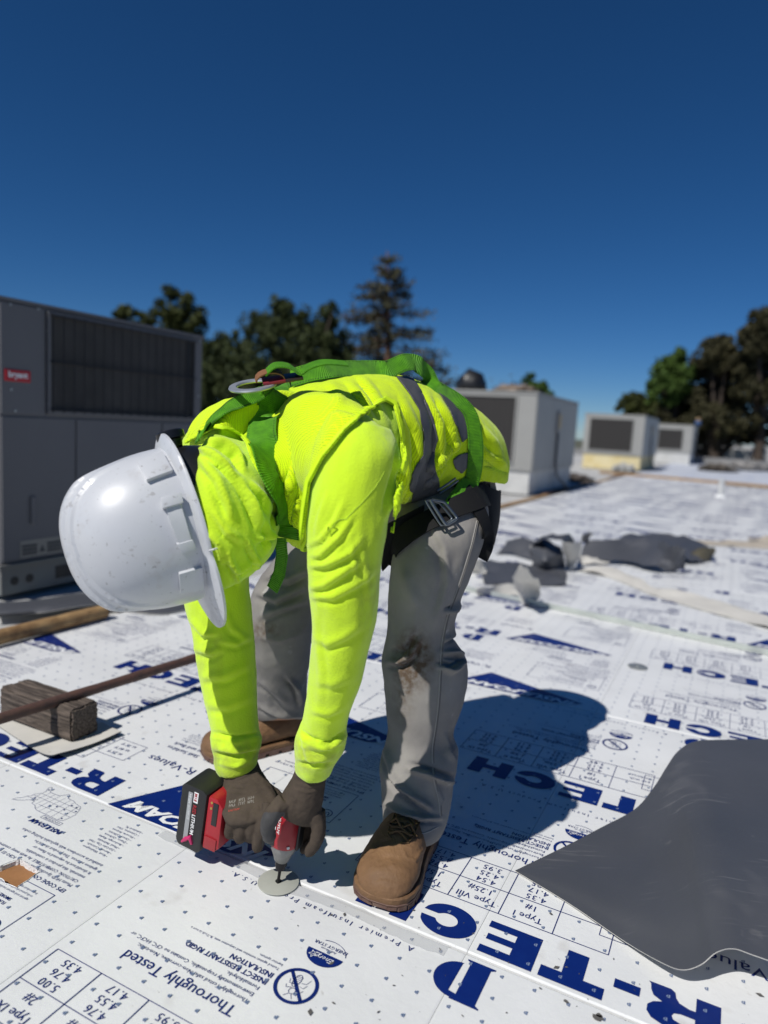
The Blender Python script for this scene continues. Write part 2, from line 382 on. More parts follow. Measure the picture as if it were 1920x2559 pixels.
A1.line([(0.985, -0.497), (1.045, -0.497), (1.045, -0.507), (0.985, -0.507)], 0.0009, True); A1.text('LOCATIONS', 1.015, -0.5045, 0.006, align='CENTER', res=1)
us = [(0, .62), (.02, .95), (.1, 1), (.5, .99), (.56, .95), (.62, .86), (.70, .84), (.72, .72), (.80, .76), (.86, .86), (.93, .94), (1.0, .98), (.97, .86), (.93, .80), (.90, .66), (.86, .60), (.87, .50), (.80, .36), (.80, .26), (.85, .10), (.83, .02), (.78, .10), (.74, .22), (.62, .22), (.55, .20), (.47, .02), (.40, .18), (.30, .18), (.22, .24), (.10, .28), (.05, .40)]
mx0, my0, mw, mh = 0.99, -0.595, 0.17, 0.085
mp = lambda q: (mx0 + q[0] * mw, my0 + q[1] * mh)
A1.line([mp(q) for q in us], 0.0008, True)
for a, b in (((.1, .98), (.13, .28)), ((.22, .98), (.25, .24)), ((.34, .98), (.34, .2)), ((.46, .98), (.44, .2)), ((.55, .94), (.54, .22)), ((.64, .82), (.63, .24)), ((.72, .7), (.72, .24)), ((.02, .75), (.6, .78)), ((.03, .56), (.86, .54)), ((.06, .40), (.8, .38)), ((.7, .66), (.9, .68)), ((.8, .7), (.8, .4))):
    A1.line([mp(a), mp(b)], 0.0006)
for q in ((.08, .9), (.06, .5), (.13, .36), (.22, .6), (.36, .6), (.46, .66), (.22, .36), (.78, .62), (.8, .16)): A1.poly([arc(*mp(q), 0.0022, 0.0022, 0, 315, 7)])
# small repeated emblems
for i in range(24):
    for j in range(12):
        x = 0.020 + i * 1.317 / 24; y = -0.022 - j * 0.6096 / 12
        logo_p(A2, x, y - 0.0095, 0.0062, 0.0074, fine=False)
art1 = A1.mesh('printed_lettering'); art1.materials.append(m_ink)
art2 = A2.mesh('printed_emblem_pattern'); art2.materials.append(m_ink2)
art3 = A3.mesh('reversed_out_lettering'); art3.materials.append(m_white)

# rows of sheets: near edge t, fold offset s, start of the artwork s, turned round?
FOLD = 0.328
rows = []
for k in range(-1, 14):
    tn = T1 - PL * (k - 1)
    if k in (4, 7, 8): rows.append((tn, FOLD + 0.21 * k, 0.70 + 0.4 * (k - 4), True))
    else: rows.append((tn, FOLD + (0.0 if k < 3 else 0.17 * k), {0: 0.235, 1: -0.070, 2: -0.447}.get(k, -0.447 + 0.37 * (k - 2)), False))
HOLE = None
SMAX = 2.37
panels = []
for tn, fo, r0, turned in rows:
    j0 = math.floor((-12 - fo) / PW)
    for j in range(j0, 40):
        x0 = fo + j * PW
        if x0 > SMAX - 0.05: break
        x1 = min(x0 + PW, SMAX)
        cs = [st2w(x, y) for x in (x0, x1) for y in (tn, tn - PL)]
        d = (cs[0] + cs[3]).length / 2
        if d > 19 or not in_view(cs, 800 if d < 7 else 200): continue
        if x1 - x0 > PW - 0.01: o = bpy.data.objects.new('insulation_panel', pm)
        else:
            me = panel_mesh('insulation_panel', 0, x1 - x0, -PL, 0); me.materials.append(m_facer); o = bpy.data.objects.new('insulation_panel', me)
        col.objects.link(o); o.parent = roof; o.location = (x0, tn, random.Random(j * 31 + int(tn * 100)).uniform(-0.0005, 0.0))
        panels.append((o, x0, x1, tn))
    for half in range(2):
        for j in range(-12, 8):
            x0 = r0 + j * 1.317
            th = tn - half * PL / 2
            if turned: x0 = r0 - j * 1.317
            xa, xb = (x0, x0 + 1.5) if not turned else (x0 - 1.5, x0)
            if xa > SMAX - 0.05: continue
            cs = [st2w(x, y) for x in (xa, xb) for y in (th, th - 0.61)]
            d = (cs[0] + cs[3]).length / 2
            if d > 17 or not in_view(cs, 600 if d < 6 else 60): continue
            zz = 0.0009
            for nm, me, dz in (('printed_lettering', art1, 0.0), ('printed_emblem_pattern', art2, 0.0003), ('reversed_out_lettering', art3, 0.0006)):
                if nm != 'printed_lettering' and d > 9: continue
                lim = (SMAX - x0 - 0.02) if not turned else (x0 - SMAX + 0.02)
                if (not turned and lim < 1.55) or (turned and lim > 0):
                    V_, T_ = tris_of(me); V_, T_ = clip_np(V_, T_, (V_[:, 0] - lim) if not turned else (lim - V_[:, 0]))
                    if not len(T_): continue
                    mc = bpy.data.meshes.new(nm); mc.from_pydata(V_.tolist(), [], T_.tolist()); mc.materials.append(me.materials[0]); me = mc
                o = bpy.data.objects.new(nm, me); col.objects.link(o); o.parent = roof
                if turned: o.location = (x0, th - 0.61, zz + dz); o.rotation_euler = (0, 0, math.pi)
                else: o.location = (x0, th, zz + dz)
# the far field of the same panels, too far to tell them apart
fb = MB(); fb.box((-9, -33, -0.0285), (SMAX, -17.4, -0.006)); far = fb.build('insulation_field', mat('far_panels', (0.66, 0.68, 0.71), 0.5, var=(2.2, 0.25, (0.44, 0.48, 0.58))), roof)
# ================================================================== cut-out in the facer, tape, dirt
def clip_outside(V, T, poly):
    """keep what lies outside a convex polygon (counter-clockwise)"""
    keep = []; cur = (V, T)
    for (x0, y0), (x1, y1) in zip(poly, poly[1:] + poly[:1]):
        V_, T_ = cur
        if not len(T_): break
        ph = (x1 - x0) * (V_[:, 1] - y0) - (y1 - y0) * (V_[:, 0] - x0)      # > 0 inside
        keep.append(clip_np(V_, T_, ph)); cur = clip_np(V_, T_, -ph)
    n = 0; VV = []; TT = []
    for V_, T_ in keep:
        if len(T_): VV.append(V_); TT.append(T_ + n); n += len(V_)
    return np.concatenate(VV), np.concatenate(TT)
hole_px = [(51, 2147), (101, 2179), (38, 2220), (-30, 2178)]
hole_st = [w2st(gnd(*q)) for q in hole_px]
ar = sum(a[0] * b[1] - b[0] * a[1] for a, b in zip(hole_st, hole_st[1:] + hole_st[:1]))
if ar < 0: hole_st = hole_st[::-1]
hc = (sum(p[0] for p in hole_st) / 4, sum(p[1] for p in hole_st) / 4)
for o in [o for o in roof.children]:
    if o.name.startswith(('printed', 'insulation_panel', 'reversed')):
        V_, T_ = tris_of(o.data); L = np.array(o.location)
        R_ = -1 if abs(o.rotation_euler.z) > 1 else 1
        W_ = V_[:, :2] * R_ + L[:2]
        if W_[:, 0].min() < hc[0] < W_[:, 0].max() and W_[:, 1].min() < hc[1] < W_[:, 1].max() and R_ == 1:
            pl = [(x - L[0], y - L[1]) for x, y in hole_st]
            if o.name.startswith('ins'):
                top = (V_[T_][:, :, 2].min(1) > -0.01)
                V2, T2 = clip_outside(V_, T_[top], pl); V2 = np.concatenate([V2, V_]); T2 = np.concatenate([T2, T_[~top] + len(V2) - len(V_)])
            else: V2, T2 = clip_outside(V_, T_, pl)
            me = bpy.data.meshes.new(o.data.name); me.from_pydata(V2.tolist(), [], T2.tolist()); me.materials.append(o.data.materials[0]); o.data = me
hb = MB(); rh = random.Random(2)
edge = []
for (a, b) in zip(hole_st, hole_st[1:] + hole_st[:1]):
    for k in range(10):
        f = k / 10; edge.append((a[0] + (b[0] - a[0]) * f + rh.uniform(-.0025, .0025), a[1] + (b[1] - a[1]) * f + rh.uniform(-.0025, .0025)))
n = len(edge); inner = [(hc[0] + (x - hc[0]) * (0.96 + rh.uniform(-.02, .02)), hc[1] + (y - hc[1]) * (0.96 + rh.uniform(-.02, .02))) for x, y in edge]
hb.add([(x, y, 0.0012 + rh.uniform(0, .0012)) for x, y in edge] + [(x, y, -0.014) for x, y in inner] + [(hc[0] + (x - hc[0]) * 1.02, hc[1] + (y - hc[1]) * 1.02, 0.0006) for x, y in edge],
       [(i, (i + 1) % n, n + (i + 1) % n, n + i) for i in range(n)] + [(2 * n + i, 2 * n + (i + 1) % n, (i + 1) % n, i) for i in range(n)])
hb.build('torn_foam_rim', mat('foam', (0.8, 0.8, 0.79), 0.9, bump=(250, 0.8, 0.004)), roof)
hb = MB(); hb.add([(x, y, -0.0095) for x, y in hole_st], [(0, 1, 2, 3)])
hb.build('exposed_board', mat('brown_board', (0.33, 0.155, 0.06), 0.8, var=(20, 0.25), spots=((160, 0.72, (0.6, 0.45, 0.2)),)), roof)

m_tape = bpy.data.materials.new('clear_tape'); m_tape.use_nodes = True
t_ = m_tape.node_tree; b_ = t_.nodes['Principled BSDF']; b_.inputs['Base Color'].default_value = (0.62, 0.63, 0.64, 1); b_.inputs['Roughness'].default_value = 0.22; b_.inputs['Alpha'].default_value = 0.35
tb = MB(); rt = random.Random(8); N = 46; pts0 = []; pts1 = []
for i in range(N):
    s_ = 0.36 + i * (1.02 - 0.36) / (N - 1); c_ = T1 + 0.018 + 0.004 * math.sin(i * .35)
    wob = rt.uniform(-.0012, .0012)
    pts0.append((s_, c_ - 0.014 + wob, 0.0024 + 0.0012 * math.sin(i * 1.7))); pts1.append((s_, c_ + 0.013 - wob, 0.0022 + 0.0008 * math.sin(i * 2.3)))
tb.add(pts0 + pts1, [(i, i + 1, N + i + 1, N + i) for i in range(N - 1)])
tb.build('seam_tape', m_tape, roof, smooth=True)
# torn facer slivers and grit lying along the seam
gb = MB(); rg = random.Random(5)
for i in range(90):
    p = gnd(rg.uniform(700, 1900), rg.uniform(2080, 2559)); a = rg.uniform(0, 6.28); L_ = rg.choice([0.0015, 0.002, 0.003, 0.006]) * rg.uniform(.5, 1.2); w_ = L_ * rg.uniform(.2, .6)
    q = w2st(p); e = (math.cos(a), math.sin(a)); x, y = q
    gb.add([(x + e[0] * L_, y + e[1] * L_, .0016), (x - e[1] * w_, y + e[0] * w_, .0016), (x - e[0] * L_, y - e[1] * L_, .0016), (x + e[1] * w_, y - e[0] * w_, .0024)], [(0, 1, 2, 3)])
for (px, py, rr_) in ((1415, 2505, .005), (1495, 2545, .010), (1350, 2472, .003), (1498, 2540, .007)):
    q = w2st(gnd(px, py)); gb.add([(q[0] + rr_ * math.cos(k) * rg.uniform(.6, 1.1), q[1] + rr_ * .7 * math.sin(k) * rg.uniform(.6, 1.1), .002) for k in np.linspace(0, 5.9, 12)], [tuple(range(12))])
o = gb.build('grit', mat('dark_grit', (0.10, 0.095, 0.09), 0.9), roof); tag(o, kind='stuff')

# ================================================================== ground beyond the roof
g = MB(); g.add([(-900, -900, -5), (900, -900, -5), (900, 900, -5), (-900, 900, -5)], [(0, 1, 2, 3)])
tag(g.build('ground', mat('dry_ground', (0.13, 0.12, 0.085), 0.9, var=(0.06, 0.4, (0.06, 0.075, 0.04)))), kind='structure')

# ================================================================== air-handling units
m_cab = mat('grey_cabinet_paint', (0.31, 0.31, 0.295), 0.5, var=(2.0, 0.08), spec=0.4, spots=((12, 0.72, (0.30, 0.29, 0.27)),))
m_cab_shade = mat('shaded_cabinet_paint', (0.135, 0.135, 0.142), 0.5, var=(2.0, 0.08), spec=0.35)  # cabinet grey darkened so the colour carries the shade on the left unit
m_coil = mat('dark_coil', (0.030, 0.027, 0.025), 0.65, var=(40, 0.3))
m_coilg = mat('dusty_coil', (0.055, 0.053, 0.05), 0.7, var=(6, 0.35))
m_wire = mat('black_wire', (0.012, 0.012, 0.013), 0.5)
m_galv = mat('galvanised', (0.42, 0.44, 0.43), 0.42, metal=0.6, var=(14, 0.2))
m_red = mat('badge_red', (0.42, 0.012, 0.02), 0.4)
m_blk = mat('black_plastic', (0.012, 0.012, 0.013), 0.4)
def unit_root(name, label, loc_st):
    o = empty(name, st2w(loc_st[0], -loc_st[1]), ROT_ST + math.pi / 2)       # local x = -t = u ... local y = s
    return tag(o, label, 'air conditioner')
# local frame of a unit: x = away along the roof (u), y = -s turned so that faces sit right; helper converts (s, u, z)
def bx(b, s0, s1, u0, u1, z0, z1, ref):
    # local axes: rotating by ROT_ST+90deg sends x -> t, y -> -s ; so x = t - t0, y = -(s - s0)
    return b.box((-(u1 - ref[1]), -(s1 - ref[0]), z0), (-(u0 - ref[1]), -(s0 - ref[0]), z1))
def lp(s, u, z, ref): return Vector((-(u - ref[1]), -(s - ref[0]), z))

S0, U0, U1 = 2.98, 2.05, 3.37
ref = (S0 + 0.6, (U0 + U1) / 2)
un = unit_root('rooftop_unit', 'large shaded grey rooftop air conditioner with wire guard and red badge, left of the worker', ref)
b = MB(); bx(b, S0, S0 + 1.15, U0, U1, 0.15, 1.345, ref); b.build('cabinet', m_cab_shade, un, bevel=0.006)
b = MB(); bx(b, S0 - 0.008, S0 + 1.158, U0 - 0.01, U1 + 0.01, 1.345, 1.362, ref); lid = b.build('lid', m_cab_shade, un, bevel=0.003)
# recessed condenser face: frame bars proud of a dusty coil
b = MB(); bx(b, S0 - 0.004, S0 - 0.001, 2.30, 3.285, 0.868, 1.318, ref); b.build('coil', m_coilg, un)
b = MB()
for (u0_, u1_, z0_, z1_) in ((2.285, 3.30, 1.318, 1.332), (2.285, 3.30, 0.852, 0.868), (2.285, 2.30, 0.868, 1.318), (3.285, 3.30, 0.868, 1.318)): bx(b, S0 - 0.022, S0 - 0.0005, u0_, u1_, z0_, z1_, ref)
b.build('guard_frame', m_cab_shade, un, bevel=0.002)
b = MB(); bx(b, S0 - 0.0065, S0 - 0.0042, 3.225, 3.262, 0.868, 1.318, ref); b.build('shadow_gap', m_wire, un)
wg = empty('wire_guard', (0, 0, 0)); wg.parent = un
b = MB()
for i in range(17):
    u = 2.31 + i * (3.27 - 2.31) / 16; b.cyl(lp(S0 - 0.024, u, 0.86, ref), lp(S0 - 0.024, u, 1.325, ref), 0.0035, n=6)
for z in (1.315, 1.10, 0.875): b.cyl(lp(S0 - 0.029, 2.295, z, ref), lp(S0 - 0.029, 3.29, z, ref), 0.0045, n=6)
bpy.data.objects.remove(wg); b.build('wire_guard', m_wire, un)
for k, (u0_, u1_, z0_, z1_) in enumerate(((U0 + .004, 2.447, 0.165, 0.832), (2.455, 3.036, 0.165, 0.832), (3.044, U1 - .004, 0.165, 0.832), (U0 + .004, 2.278, 0.846, 1.338))):
    b = MB(); bx(b, S0 - 0.009, S0 - 0.0003, u0_, u1_, z0_, z1_, ref); p_ = b.build('access_panel', m_cab_shade, un, bevel=0.003)
    if k in (0, 1):
        b = MB(); bx(b, S0 - 0.020, S0 - 0.0095, u0_ + 0.14, u0_ + 0.165, 0.33, 0.46, ref); b.build('pull_handle', m_cab_shade, p_, bevel=0.004)
for (u, z) in ((2.10, 1.33), (2.24, 1.335), (2.29, 1.24), (2.10, 0.955), (2.12, 0.86), (3.335, 1.33), (3.335, 1.0), (2.29, 0.9)):
    b = MB(); b.cyl(lp(S0 - 0.008, u, z, ref), lp(S0 - 0.014, u, z, ref), 0.006, n=8); b.build('screw_head', m_galv, un)
b = MB(); pts_ = [(0, 0.004), (0.13, 0.002), (0.132, 0.046), (0.004, 0.05)]
bx(b, S0 - 0.016, S0 - 0.0095, 2.068, 2.196, 0.992, 1.045, ref); bd = b.build('badge', m_red, un, bevel=0.004)
V_, T_ = text_np('bryant', 0.026, 0.035)
Wd = V_[:, 0].max() - V_[:, 0].min()
me = bpy.data.meshes.new('badge_lettering'); me.from_pydata([tuple(lp(S0 - 0.0172, 2.132 - Wd * 0.5 + (x - V_[:, 0].min()), 1.011 + y, ref)) for x, y, _ in V_], [], [tuple(int(i) for i in q) for q in T_]); link('badge_lettering', me, m_white, bd)
b = MB(); bx(b, S0 - 0.0205, S0 - 0.017, 2.07, 2.194, 0.988, 0.9915, ref)
m_lab = mat('faded_label', (0.25, 0.24, 0.21), 0.6)
b = MB(); bx(b, S0 - 0.0115, S0 - 0.0092, 2.14, 2.37, 0.172, 0.252, ref); lb = b.build('warning_label', m_lab, un)
b = MB()
for (u0_, u1_) in ((2.148, 2.228), (2.283, 2.362)):
    for z in (0.182, 0.200, 0.218): bx(b, S0 - 0.0128, S0 - 0.0117, u0_, u1_, z, z + 0.013, ref)
b.add([lp(S0 - 0.0122, 2.240, 0.188, ref), lp(S0 - 0.0122, 2.272, 0.188, ref), lp(S0 - 0.0122, 2.256, 0.222, ref)], [(0, 1, 2)])
b.build('label_print', mat('label_ink', (0.06, 0.06, 0.06), 0.7), lb)
m_rail = mat('pale_green_rail', (0.15, 0.165, 0.16), 0.6, var=(9, 0.3, (0.15, 0.15, 0.14)))
b = MB(); bx(b, S0 + 0.006, S0 + 1.14, U0 + 0.004, U1 + 0.3, 0.0, 0.138, ref); rl = b.build('base_rail', m_rail, un, bevel=0.004)
for u in (2.121, 2.20): b = MB(); b.cyl(lp(S0 + 0.004, u, 0.062, ref), lp(S0 + 0.0075, u, 0.062, ref), 0.021, n=18); b.build('cable_hole', m_wire, rl)
b = MB(); bx(b, S0 + 0.003, S0 + 0.0075, 2.345, 2.72, 0.035, 0.098, ref); b.build('fork_slot', m_wire, rl)
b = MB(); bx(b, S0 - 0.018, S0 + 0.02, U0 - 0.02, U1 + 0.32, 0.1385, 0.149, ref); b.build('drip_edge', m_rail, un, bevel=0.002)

def plain_unit(label, s0, s1, u0, u1, z_curb, z_top, coil, curb_mat, curb_label=None):
    """a unit seen end-on: coil face towards the camera (u = u0), blank side at s = s0"""
    ref = ((s0 + s1) / 2, (u0 + u1) / 2); un = unit_root('rooftop_unit', label, ref); un['group'] = 'pale grey rooftop units in a row'
    b = MB(); bx(b, s0, s1, u0, u1, z_curb, z_top - 0.03, ref); b.build('cabinet', m_cab, un, bevel=0.01)
    b = MB(); bx(b, s0 - 0.015, s1 + 0.015, u0 - 0.015, u1 + 0.015, z_top - 0.03, z_top, ref); b.build('lid', m_cab, un, bevel=0.006)
    b = MB(); bx(b, s0 + 0.03, s1 - 0.03, u0 + 0.03, u1 - 0.03, -0.01, z_curb, ref); b.build('curb', curb_mat, un, bevel=0.01)
    c0, c1, z0, z1 = coil
    b = MB(); bx(b, c0, c1, u0 - 0.006, u0 - 0.0005, z0, z1, ref); cl = b.build('coil', m_coil, un)
    b = MB()
    for (a0, a1, y0, y1) in ((c0 - .02, c1 + .02, z1, z1 + .02), (c0 - .02, c1 + .02, z0 - .02, z0), (c0 - .02, c0, z0, z1), (c1, c1 + .02, z0, z1)): bx(b, a0, a1, u0 - 0.025, u0 - 0.0003, y0, y1, ref)
    b.build('coil_frame', m_cab, un)
    b = MB()
    for i in range(1, 16):
        s_ = c0 + (c1 - c0) * i / 16; b.cyl(lp(s_, u0 - 0.012, z0, ref), lp(s_, u0 - 0.012, z1, ref), 0.005, n=5)
    b.build('wire_guard', m_wire, un)
    for k in range(3):
        ua, ub = u0 + 0.02 + k * (u1 - u0 - .04) / 3, u0 + 0.01 + (k + 1) * (u1 - u0 - .04) / 3
        b = MB(); bx(b, s0 - 0.010, s0 - 0.0004, ua, ub, z_curb + 0.02, z_top - 0.05, ref); b.build('access_panel', m_cab, un, bevel=0.004)
    b = MB(); um = u0 + (u1 - u0) * 0.47
    b.tube([lp(s0 - 0.03, um, z_top * 0.62, ref), lp(s0 - 0.035, um, z_curb + 0.1, ref), lp(s0 - 0.05, um + 0.05, z_curb - 0.1, ref), lp(s0 - 0.16, um + 0.3, 0.06, ref), lp(s0 - 0.2, um + 0.45, -0.005, ref)], 0.022, n=8)
    b.build('conduit', mat('grey_conduit', (0.14, 0.14, 0.14), 0.5), un, smooth=True)
    b = MB(); bx(b, s0 - 0.05, s0 - 0.0105, um - 0.1, um + 0.12, z_top * 0.62, z_top * 0.85, ref); b.build('disconnect_box', mat('box_grey', (0.25, 0.25, 0.25), 0.5), un, bevel=0.006)
    b = MB(); bx(b, s0 - 0.0535, s0 - 0.0508, um - 0.06, um + 0.06, z_top * 0.66, z_top * 0.82, ref); b.build('yellow_label', mat('tan_label', (0.45, 0.33, 0.14), 0.6), un)
    return un
m_curbw = mat('white_curb', (0.58, 0.58, 0.56), 0.7, var=(3, 0.2))
m_curby = mat('yellow_board', (0.58, 0.46, 0.20), 0.8, var=(3, 0.3, (0.66, 0.58, 0.36)))
plain_unit('nearest pale grey rooftop unit behind the worker, with a black bag on top', 2.64, 4.35, 9.95, 12.75, 0.33, 1.47, (2.94, 4.2, 0.45, 1.385), m_curbw)
plain_unit('middle pale grey rooftop unit standing on a yellow curb', 2.39, 4.0, 20.4, 24.0, 0.40, 1.53, (2.68, 3.84, 0.52, 1.39), m_curby)
plain_unit('farthest pale grey rooftop unit on a white curb', 1.70, 3.05, 29.9, 32.6, 0.42, 1.53, (2.05, 2.95, 0.56, 1.33), m_curbw)
# more things on and round the units
def blob(name, c, r, m, seed, sub=3, amp=0.25, sc_=2.0, flat=True):
    bm = bmesh.new(); bmesh.ops.create_icosphere(bm, subdivisions=sub, radius=1.0)
    for v in bm.verts:
        d = 1 + amp * mnoise.fractal(v.co * sc_ + Vector((seed, seed * 2.3, 0)), 0.8, 2.0, 3)
        v.co = Vector((v.co.x * r[0] * d, v.co.y * r[1] * d, max(v.co.z, -0.55 if flat else -2) * r[2] * d))
    me = bpy.data.meshes.new(name); bm.to_mesh(me); bm.free(); o = link(name, me, m, None, True); o.location = c; return o
p = at(1178, 965, 11.2); o = blob('plastic_bag', (p.x, p.y, 1.47 + 0.115), (0.235, 0.26, 0.23), m_blk, 3, amp=0.16)
tag(o, 'stuffed black plastic bag standing on the nearest pale grey unit', 'bag')
p = at(1290, 965, 11.4); o = blob('debris_pile', (p.x, p.y, 1.47 + 0.045), (0.34, 0.3, 0.11), mat('brown_debris', (0.13, 0.095, 0.07), 0.9, var=(9, 0.6, (0.25, 0.2, 0.16))), 7, sub=4, amp=0.5, sc_=3)
tag(o, 'low heap of brown roofing debris beside the black bag', 'debris')
p = at(1746, 1045, 26.8); b = MB(); b.tube([(p.x, p.y, 1.52), (p.x, p.y, 1.66), (p.x, p.y, 1.70)], [0.10, 0.11, 0.06], n=14); o = b.build('bucket', mat('blue_plastic', (0.03, 0.08, 0.2), 0.5), None, True)
b = MB(); b.tube([(p.x, p.y, 1.69), (p.x, p.y, 1.76), (p.x, p.y, 1.80)], [0.085, 0.09, 0.03], n=12); b.build('lid', mat('tan_plastic', (0.3, 0.2, 0.1), 0.6), o, True)
tag(o, 'small blue bucket on top of the farthest unit', 'bucket')

# ------------------------------------------------------------------ timbers, rods and pipes on the roof
m_tan = mat('tan_timber', (0.42, 0.27, 0.12), 0.75, var=(14, 0.5, (0.20, 0.11, 0.045)), bump=(40, 0.4, 0.01))
m_oldwood = mat('weathered_wood', (0.155, 0.125, 0.105), 0.85, bump=(70, 0.5, 0.006))
def stretch(m, sx, sy, sz):
    t = m.node_tree; tc = [n for n in t.nodes if n.type == 'TEX_COORD'][0]; mp_ = t.nodes.new('ShaderNodeMapping'); mp_.inputs['Scale'].default_value = (sx, sy, sz)
    for l in list(t.links):
        if l.from_node == tc: t.links.new(mp_.outputs[0], l.to_socket)
    t.links.new(tc.outputs['Object'], mp_.inputs[0])
def pole(name, a, b_, r, m, label, cat, n=14, wob=0.1, seed=1):
    a = Vector(a); b_ = Vector(b_); N = 14; c = (a + b_) / 2; pts = []; rad = []
    for i in range(N + 1):
        f = i / N; p = a.lerp(b_, f) - c; p += Vector((0, mnoise.noise(Vector((f * 4, seed, 0))), mnoise.noise(Vector((f * 4, 0, seed))) * .5)) * r * wob
        pts.append(p); rad.append(r * (1 + 0.12 * mnoise.noise(Vector((f * 9, seed, 2)))))
    q = MB(); q.tube(pts, rad, n); o = q.build(name, m, None, True); smooth_by_angle(o); o.location = c; tag(o, label, cat); return o
pole('wooden_pole', gnd(-60, 1606, .032), gnd(262, 1528, .032), 0.030, m_tan, 'tan round wooden pole lying at the foot of the large unit', 'pole', seed=2)
m_rust = mat('rusty_pipe', (0.060, 0.036, 0.030), 0.6, var=(25, 0.4, (0.11, 0.055, 0.04)), bump=(120, 0.5, 0.004))
zp = 0.089 + 0.014
pole('steel_pipe', gnd(-70, 1818, zp), gnd(640, 1597, zp), 0.0145, m_rust, 'rusty brown steel pipe resting on the wooden block', 'pipe', wob=0.05)
# weathered block: softened four-by-four with splintered end
s0_, s1_, t0_, t1_ = 1.505, 1.80, -1.318, -1.229
bm = bmesh.new(); bmesh.ops.create_cube(bm, size=1)
for v in bm.verts: v.co = Vector(((v.co.x) * (s1_ - s0_), v.co.y * (t1_ - t0_), v.co.z * 0.089))
bmesh.ops.bevel(bm, geom=[e for e in bm.edges], offset=0.006, segments=2, affect='EDGES')
bmesh.ops.subdivide_edges(bm, edges=[e for e in bm.edges if abs((e.verts[0].co - e.verts[1].co).normalized().x) > .9], cuts=24)
bmesh.ops.subdivide_edges(bm, edges=[e for e in bm.edges if abs((e.verts[0].co - e.verts[1].co).normalized().x) < .2 and e.calc_length() > .05], cuts=14)
for v in bm.verts:
    nn = mnoise.noise(Vector((v.co.x * 4, v.co.y * 160, v.co.z * 160))) * 0.0035 + mnoise.noise(v.co * 25) * 0.004
    v.co.y += nn; v.co.z += nn
    if abs(v.co.x) > (s1_ - s0_) / 2 - 0.01: v.co.x += mnoise.noise(v.co * 150) * 0.004
me = bpy.data.meshes.new('wood_block'); bm.to_mesh(me); bm.free()
o = link('wood_block', me, m_oldwood, None, True); smooth_by_angle(o, .7); o.location = st2w((s0_ + s1_) / 2, (t0_ + t1_) / 2, 0.0515); o.rotation_euler = (0, 0, ROT_ST); tag(o, 'weathered square wooden block on a scrap of membrane under the pipe', 'block')
t = m_oldwood.node_tree; tc = [n for n in t.nodes if n.type == 'TEX_COORD'][0]
wv = t.nodes.new('ShaderNodeTexNoise'); wv.inputs['Scale'].default_value = 1.0; wv.inputs['Detail'].default_value = 6
mp_ = t.nodes.new('ShaderNodeMapping'); mp_.inputs['Scale'].default_value = (6, 170, 170); t.links.new(tc.outputs['Object'], mp_.inputs[0]); t.links.new(mp_.outputs[0], wv.inputs['Vector'])
cr_ = t.nodes.new('ShaderNodeValToRGB'); cr_.color_ramp.elements[0].position = .35; cr_.color_ramp.elements[1].position = .7; cr_.color_ramp.elements[0].color = (0.028, 0.020, 0.015, 1); cr_.color_ramp.elements[1].color = (0.165, 0.128, 0.102, 1)
t.links.new(wv.outputs[0], cr_.inputs[0]); t.links.new(cr_.outputs[0], t.nodes['Principled BSDF'].inputs['Base Color'])
# battens along the edge of the laid panels
for k, (u0_, u1_, ds) in enumerate(((7.3, 10.2, 0.0), (10.3, 13.4, 0.05), (13.5, 15.6, -0.04), (15.7, 18.2, 0.02))):
    b = MB(); b.box((-(u1_ - u0_) / 2, -0.045, 0), ((u1_ - u0_) / 2, 0.045, 0.04)); o = b.build('timber_batten', m_tan if k % 2 == 0 else mat('brown_timber', (0.17, 0.09, 0.06), 0.8, var=(8, 0.4)), None, bevel=0.006)
    c = st2w(2.46 + ds, -(u0_ + u1_) / 2, 0); o.location = (c.x, c.y, -0.030); o.rotation_euler = (0, 0, ROT_ST + math.pi / 2 + 0.01 * (k - 1)); tag(o, ('pale tan timber batten nearest the worker, along the panel edge', 'dark brown timber batten beside the nearest unit', 'pale tan timber batten between the nearest and middle units', 'dark brown timber batten by the yellow curb')[k], 'batten', 'timbers along the panel edge')
q0, q1 = gnd(1500, 1182), gnd(2000, 1226); b = MB(); L_ = (q1 - q0).length
b.box((-L_ / 2, -0.06, 0), (L_ / 2, 0.06, 0.06)); o = b.build('timber_batten', m_tan, None, bevel=0.006); o.location = (q0 + q1) / 2 - Vector((0, 0, 0.006)); o.rotation_euler = (0, 0, math.atan2(q1.y - q0.y, q1.x - q0.x)); tag(o, 'long tan timber batten lying across the far end of the panels', 'batten', 'timbers along the panel edge')
q0, q1 = gnd(1130, 1468), gnd(1990, 1652); b = MB(); L_ = (q1 - q0).length
b.box((-L_ / 2, -0.013, 0), (L_ / 2, 0.013, 0.003)); b.box((-L_ / 2, -0.013, 0.003), (L_ / 2, -0.010, 0.026)); o = b.build('metal_angle', mat('galvanised_bar', (0.62, 0.66, 0.60), 0.4, metal=0.5, var=(20, 0.15)), None); o.location = (q0 + q1) / 2 + Vector((0, 0, .0025)); o.rotation_euler = (0, 0, math.atan2(q1.y - q0.y, q1.x - q0.x)); tag(o, 'long thin galvanised metal angle lying across the printed panels', 'metal bar')
p = gnd(1800, 1242); b = MB(); b.tube([(0, 0, -.03), (0, 0, .25), (0, 0, .26), (0, 0, .30)], [.05, .05, .06, .06], n=16); o = b.build('vent_pipe', mat('pvc_pipe', (0.52, 0.53, 0.53), .5), None, True); smooth_by_angle(o); o.location = p
b = MB(); b.cyl((0, 0, -0.012), (0, 0, .03), .12, .07, n=18); b.build('flashing', m_white, o, True); tag(o, 'white plumbing vent pipe standing up from the far panels', 'pipe')
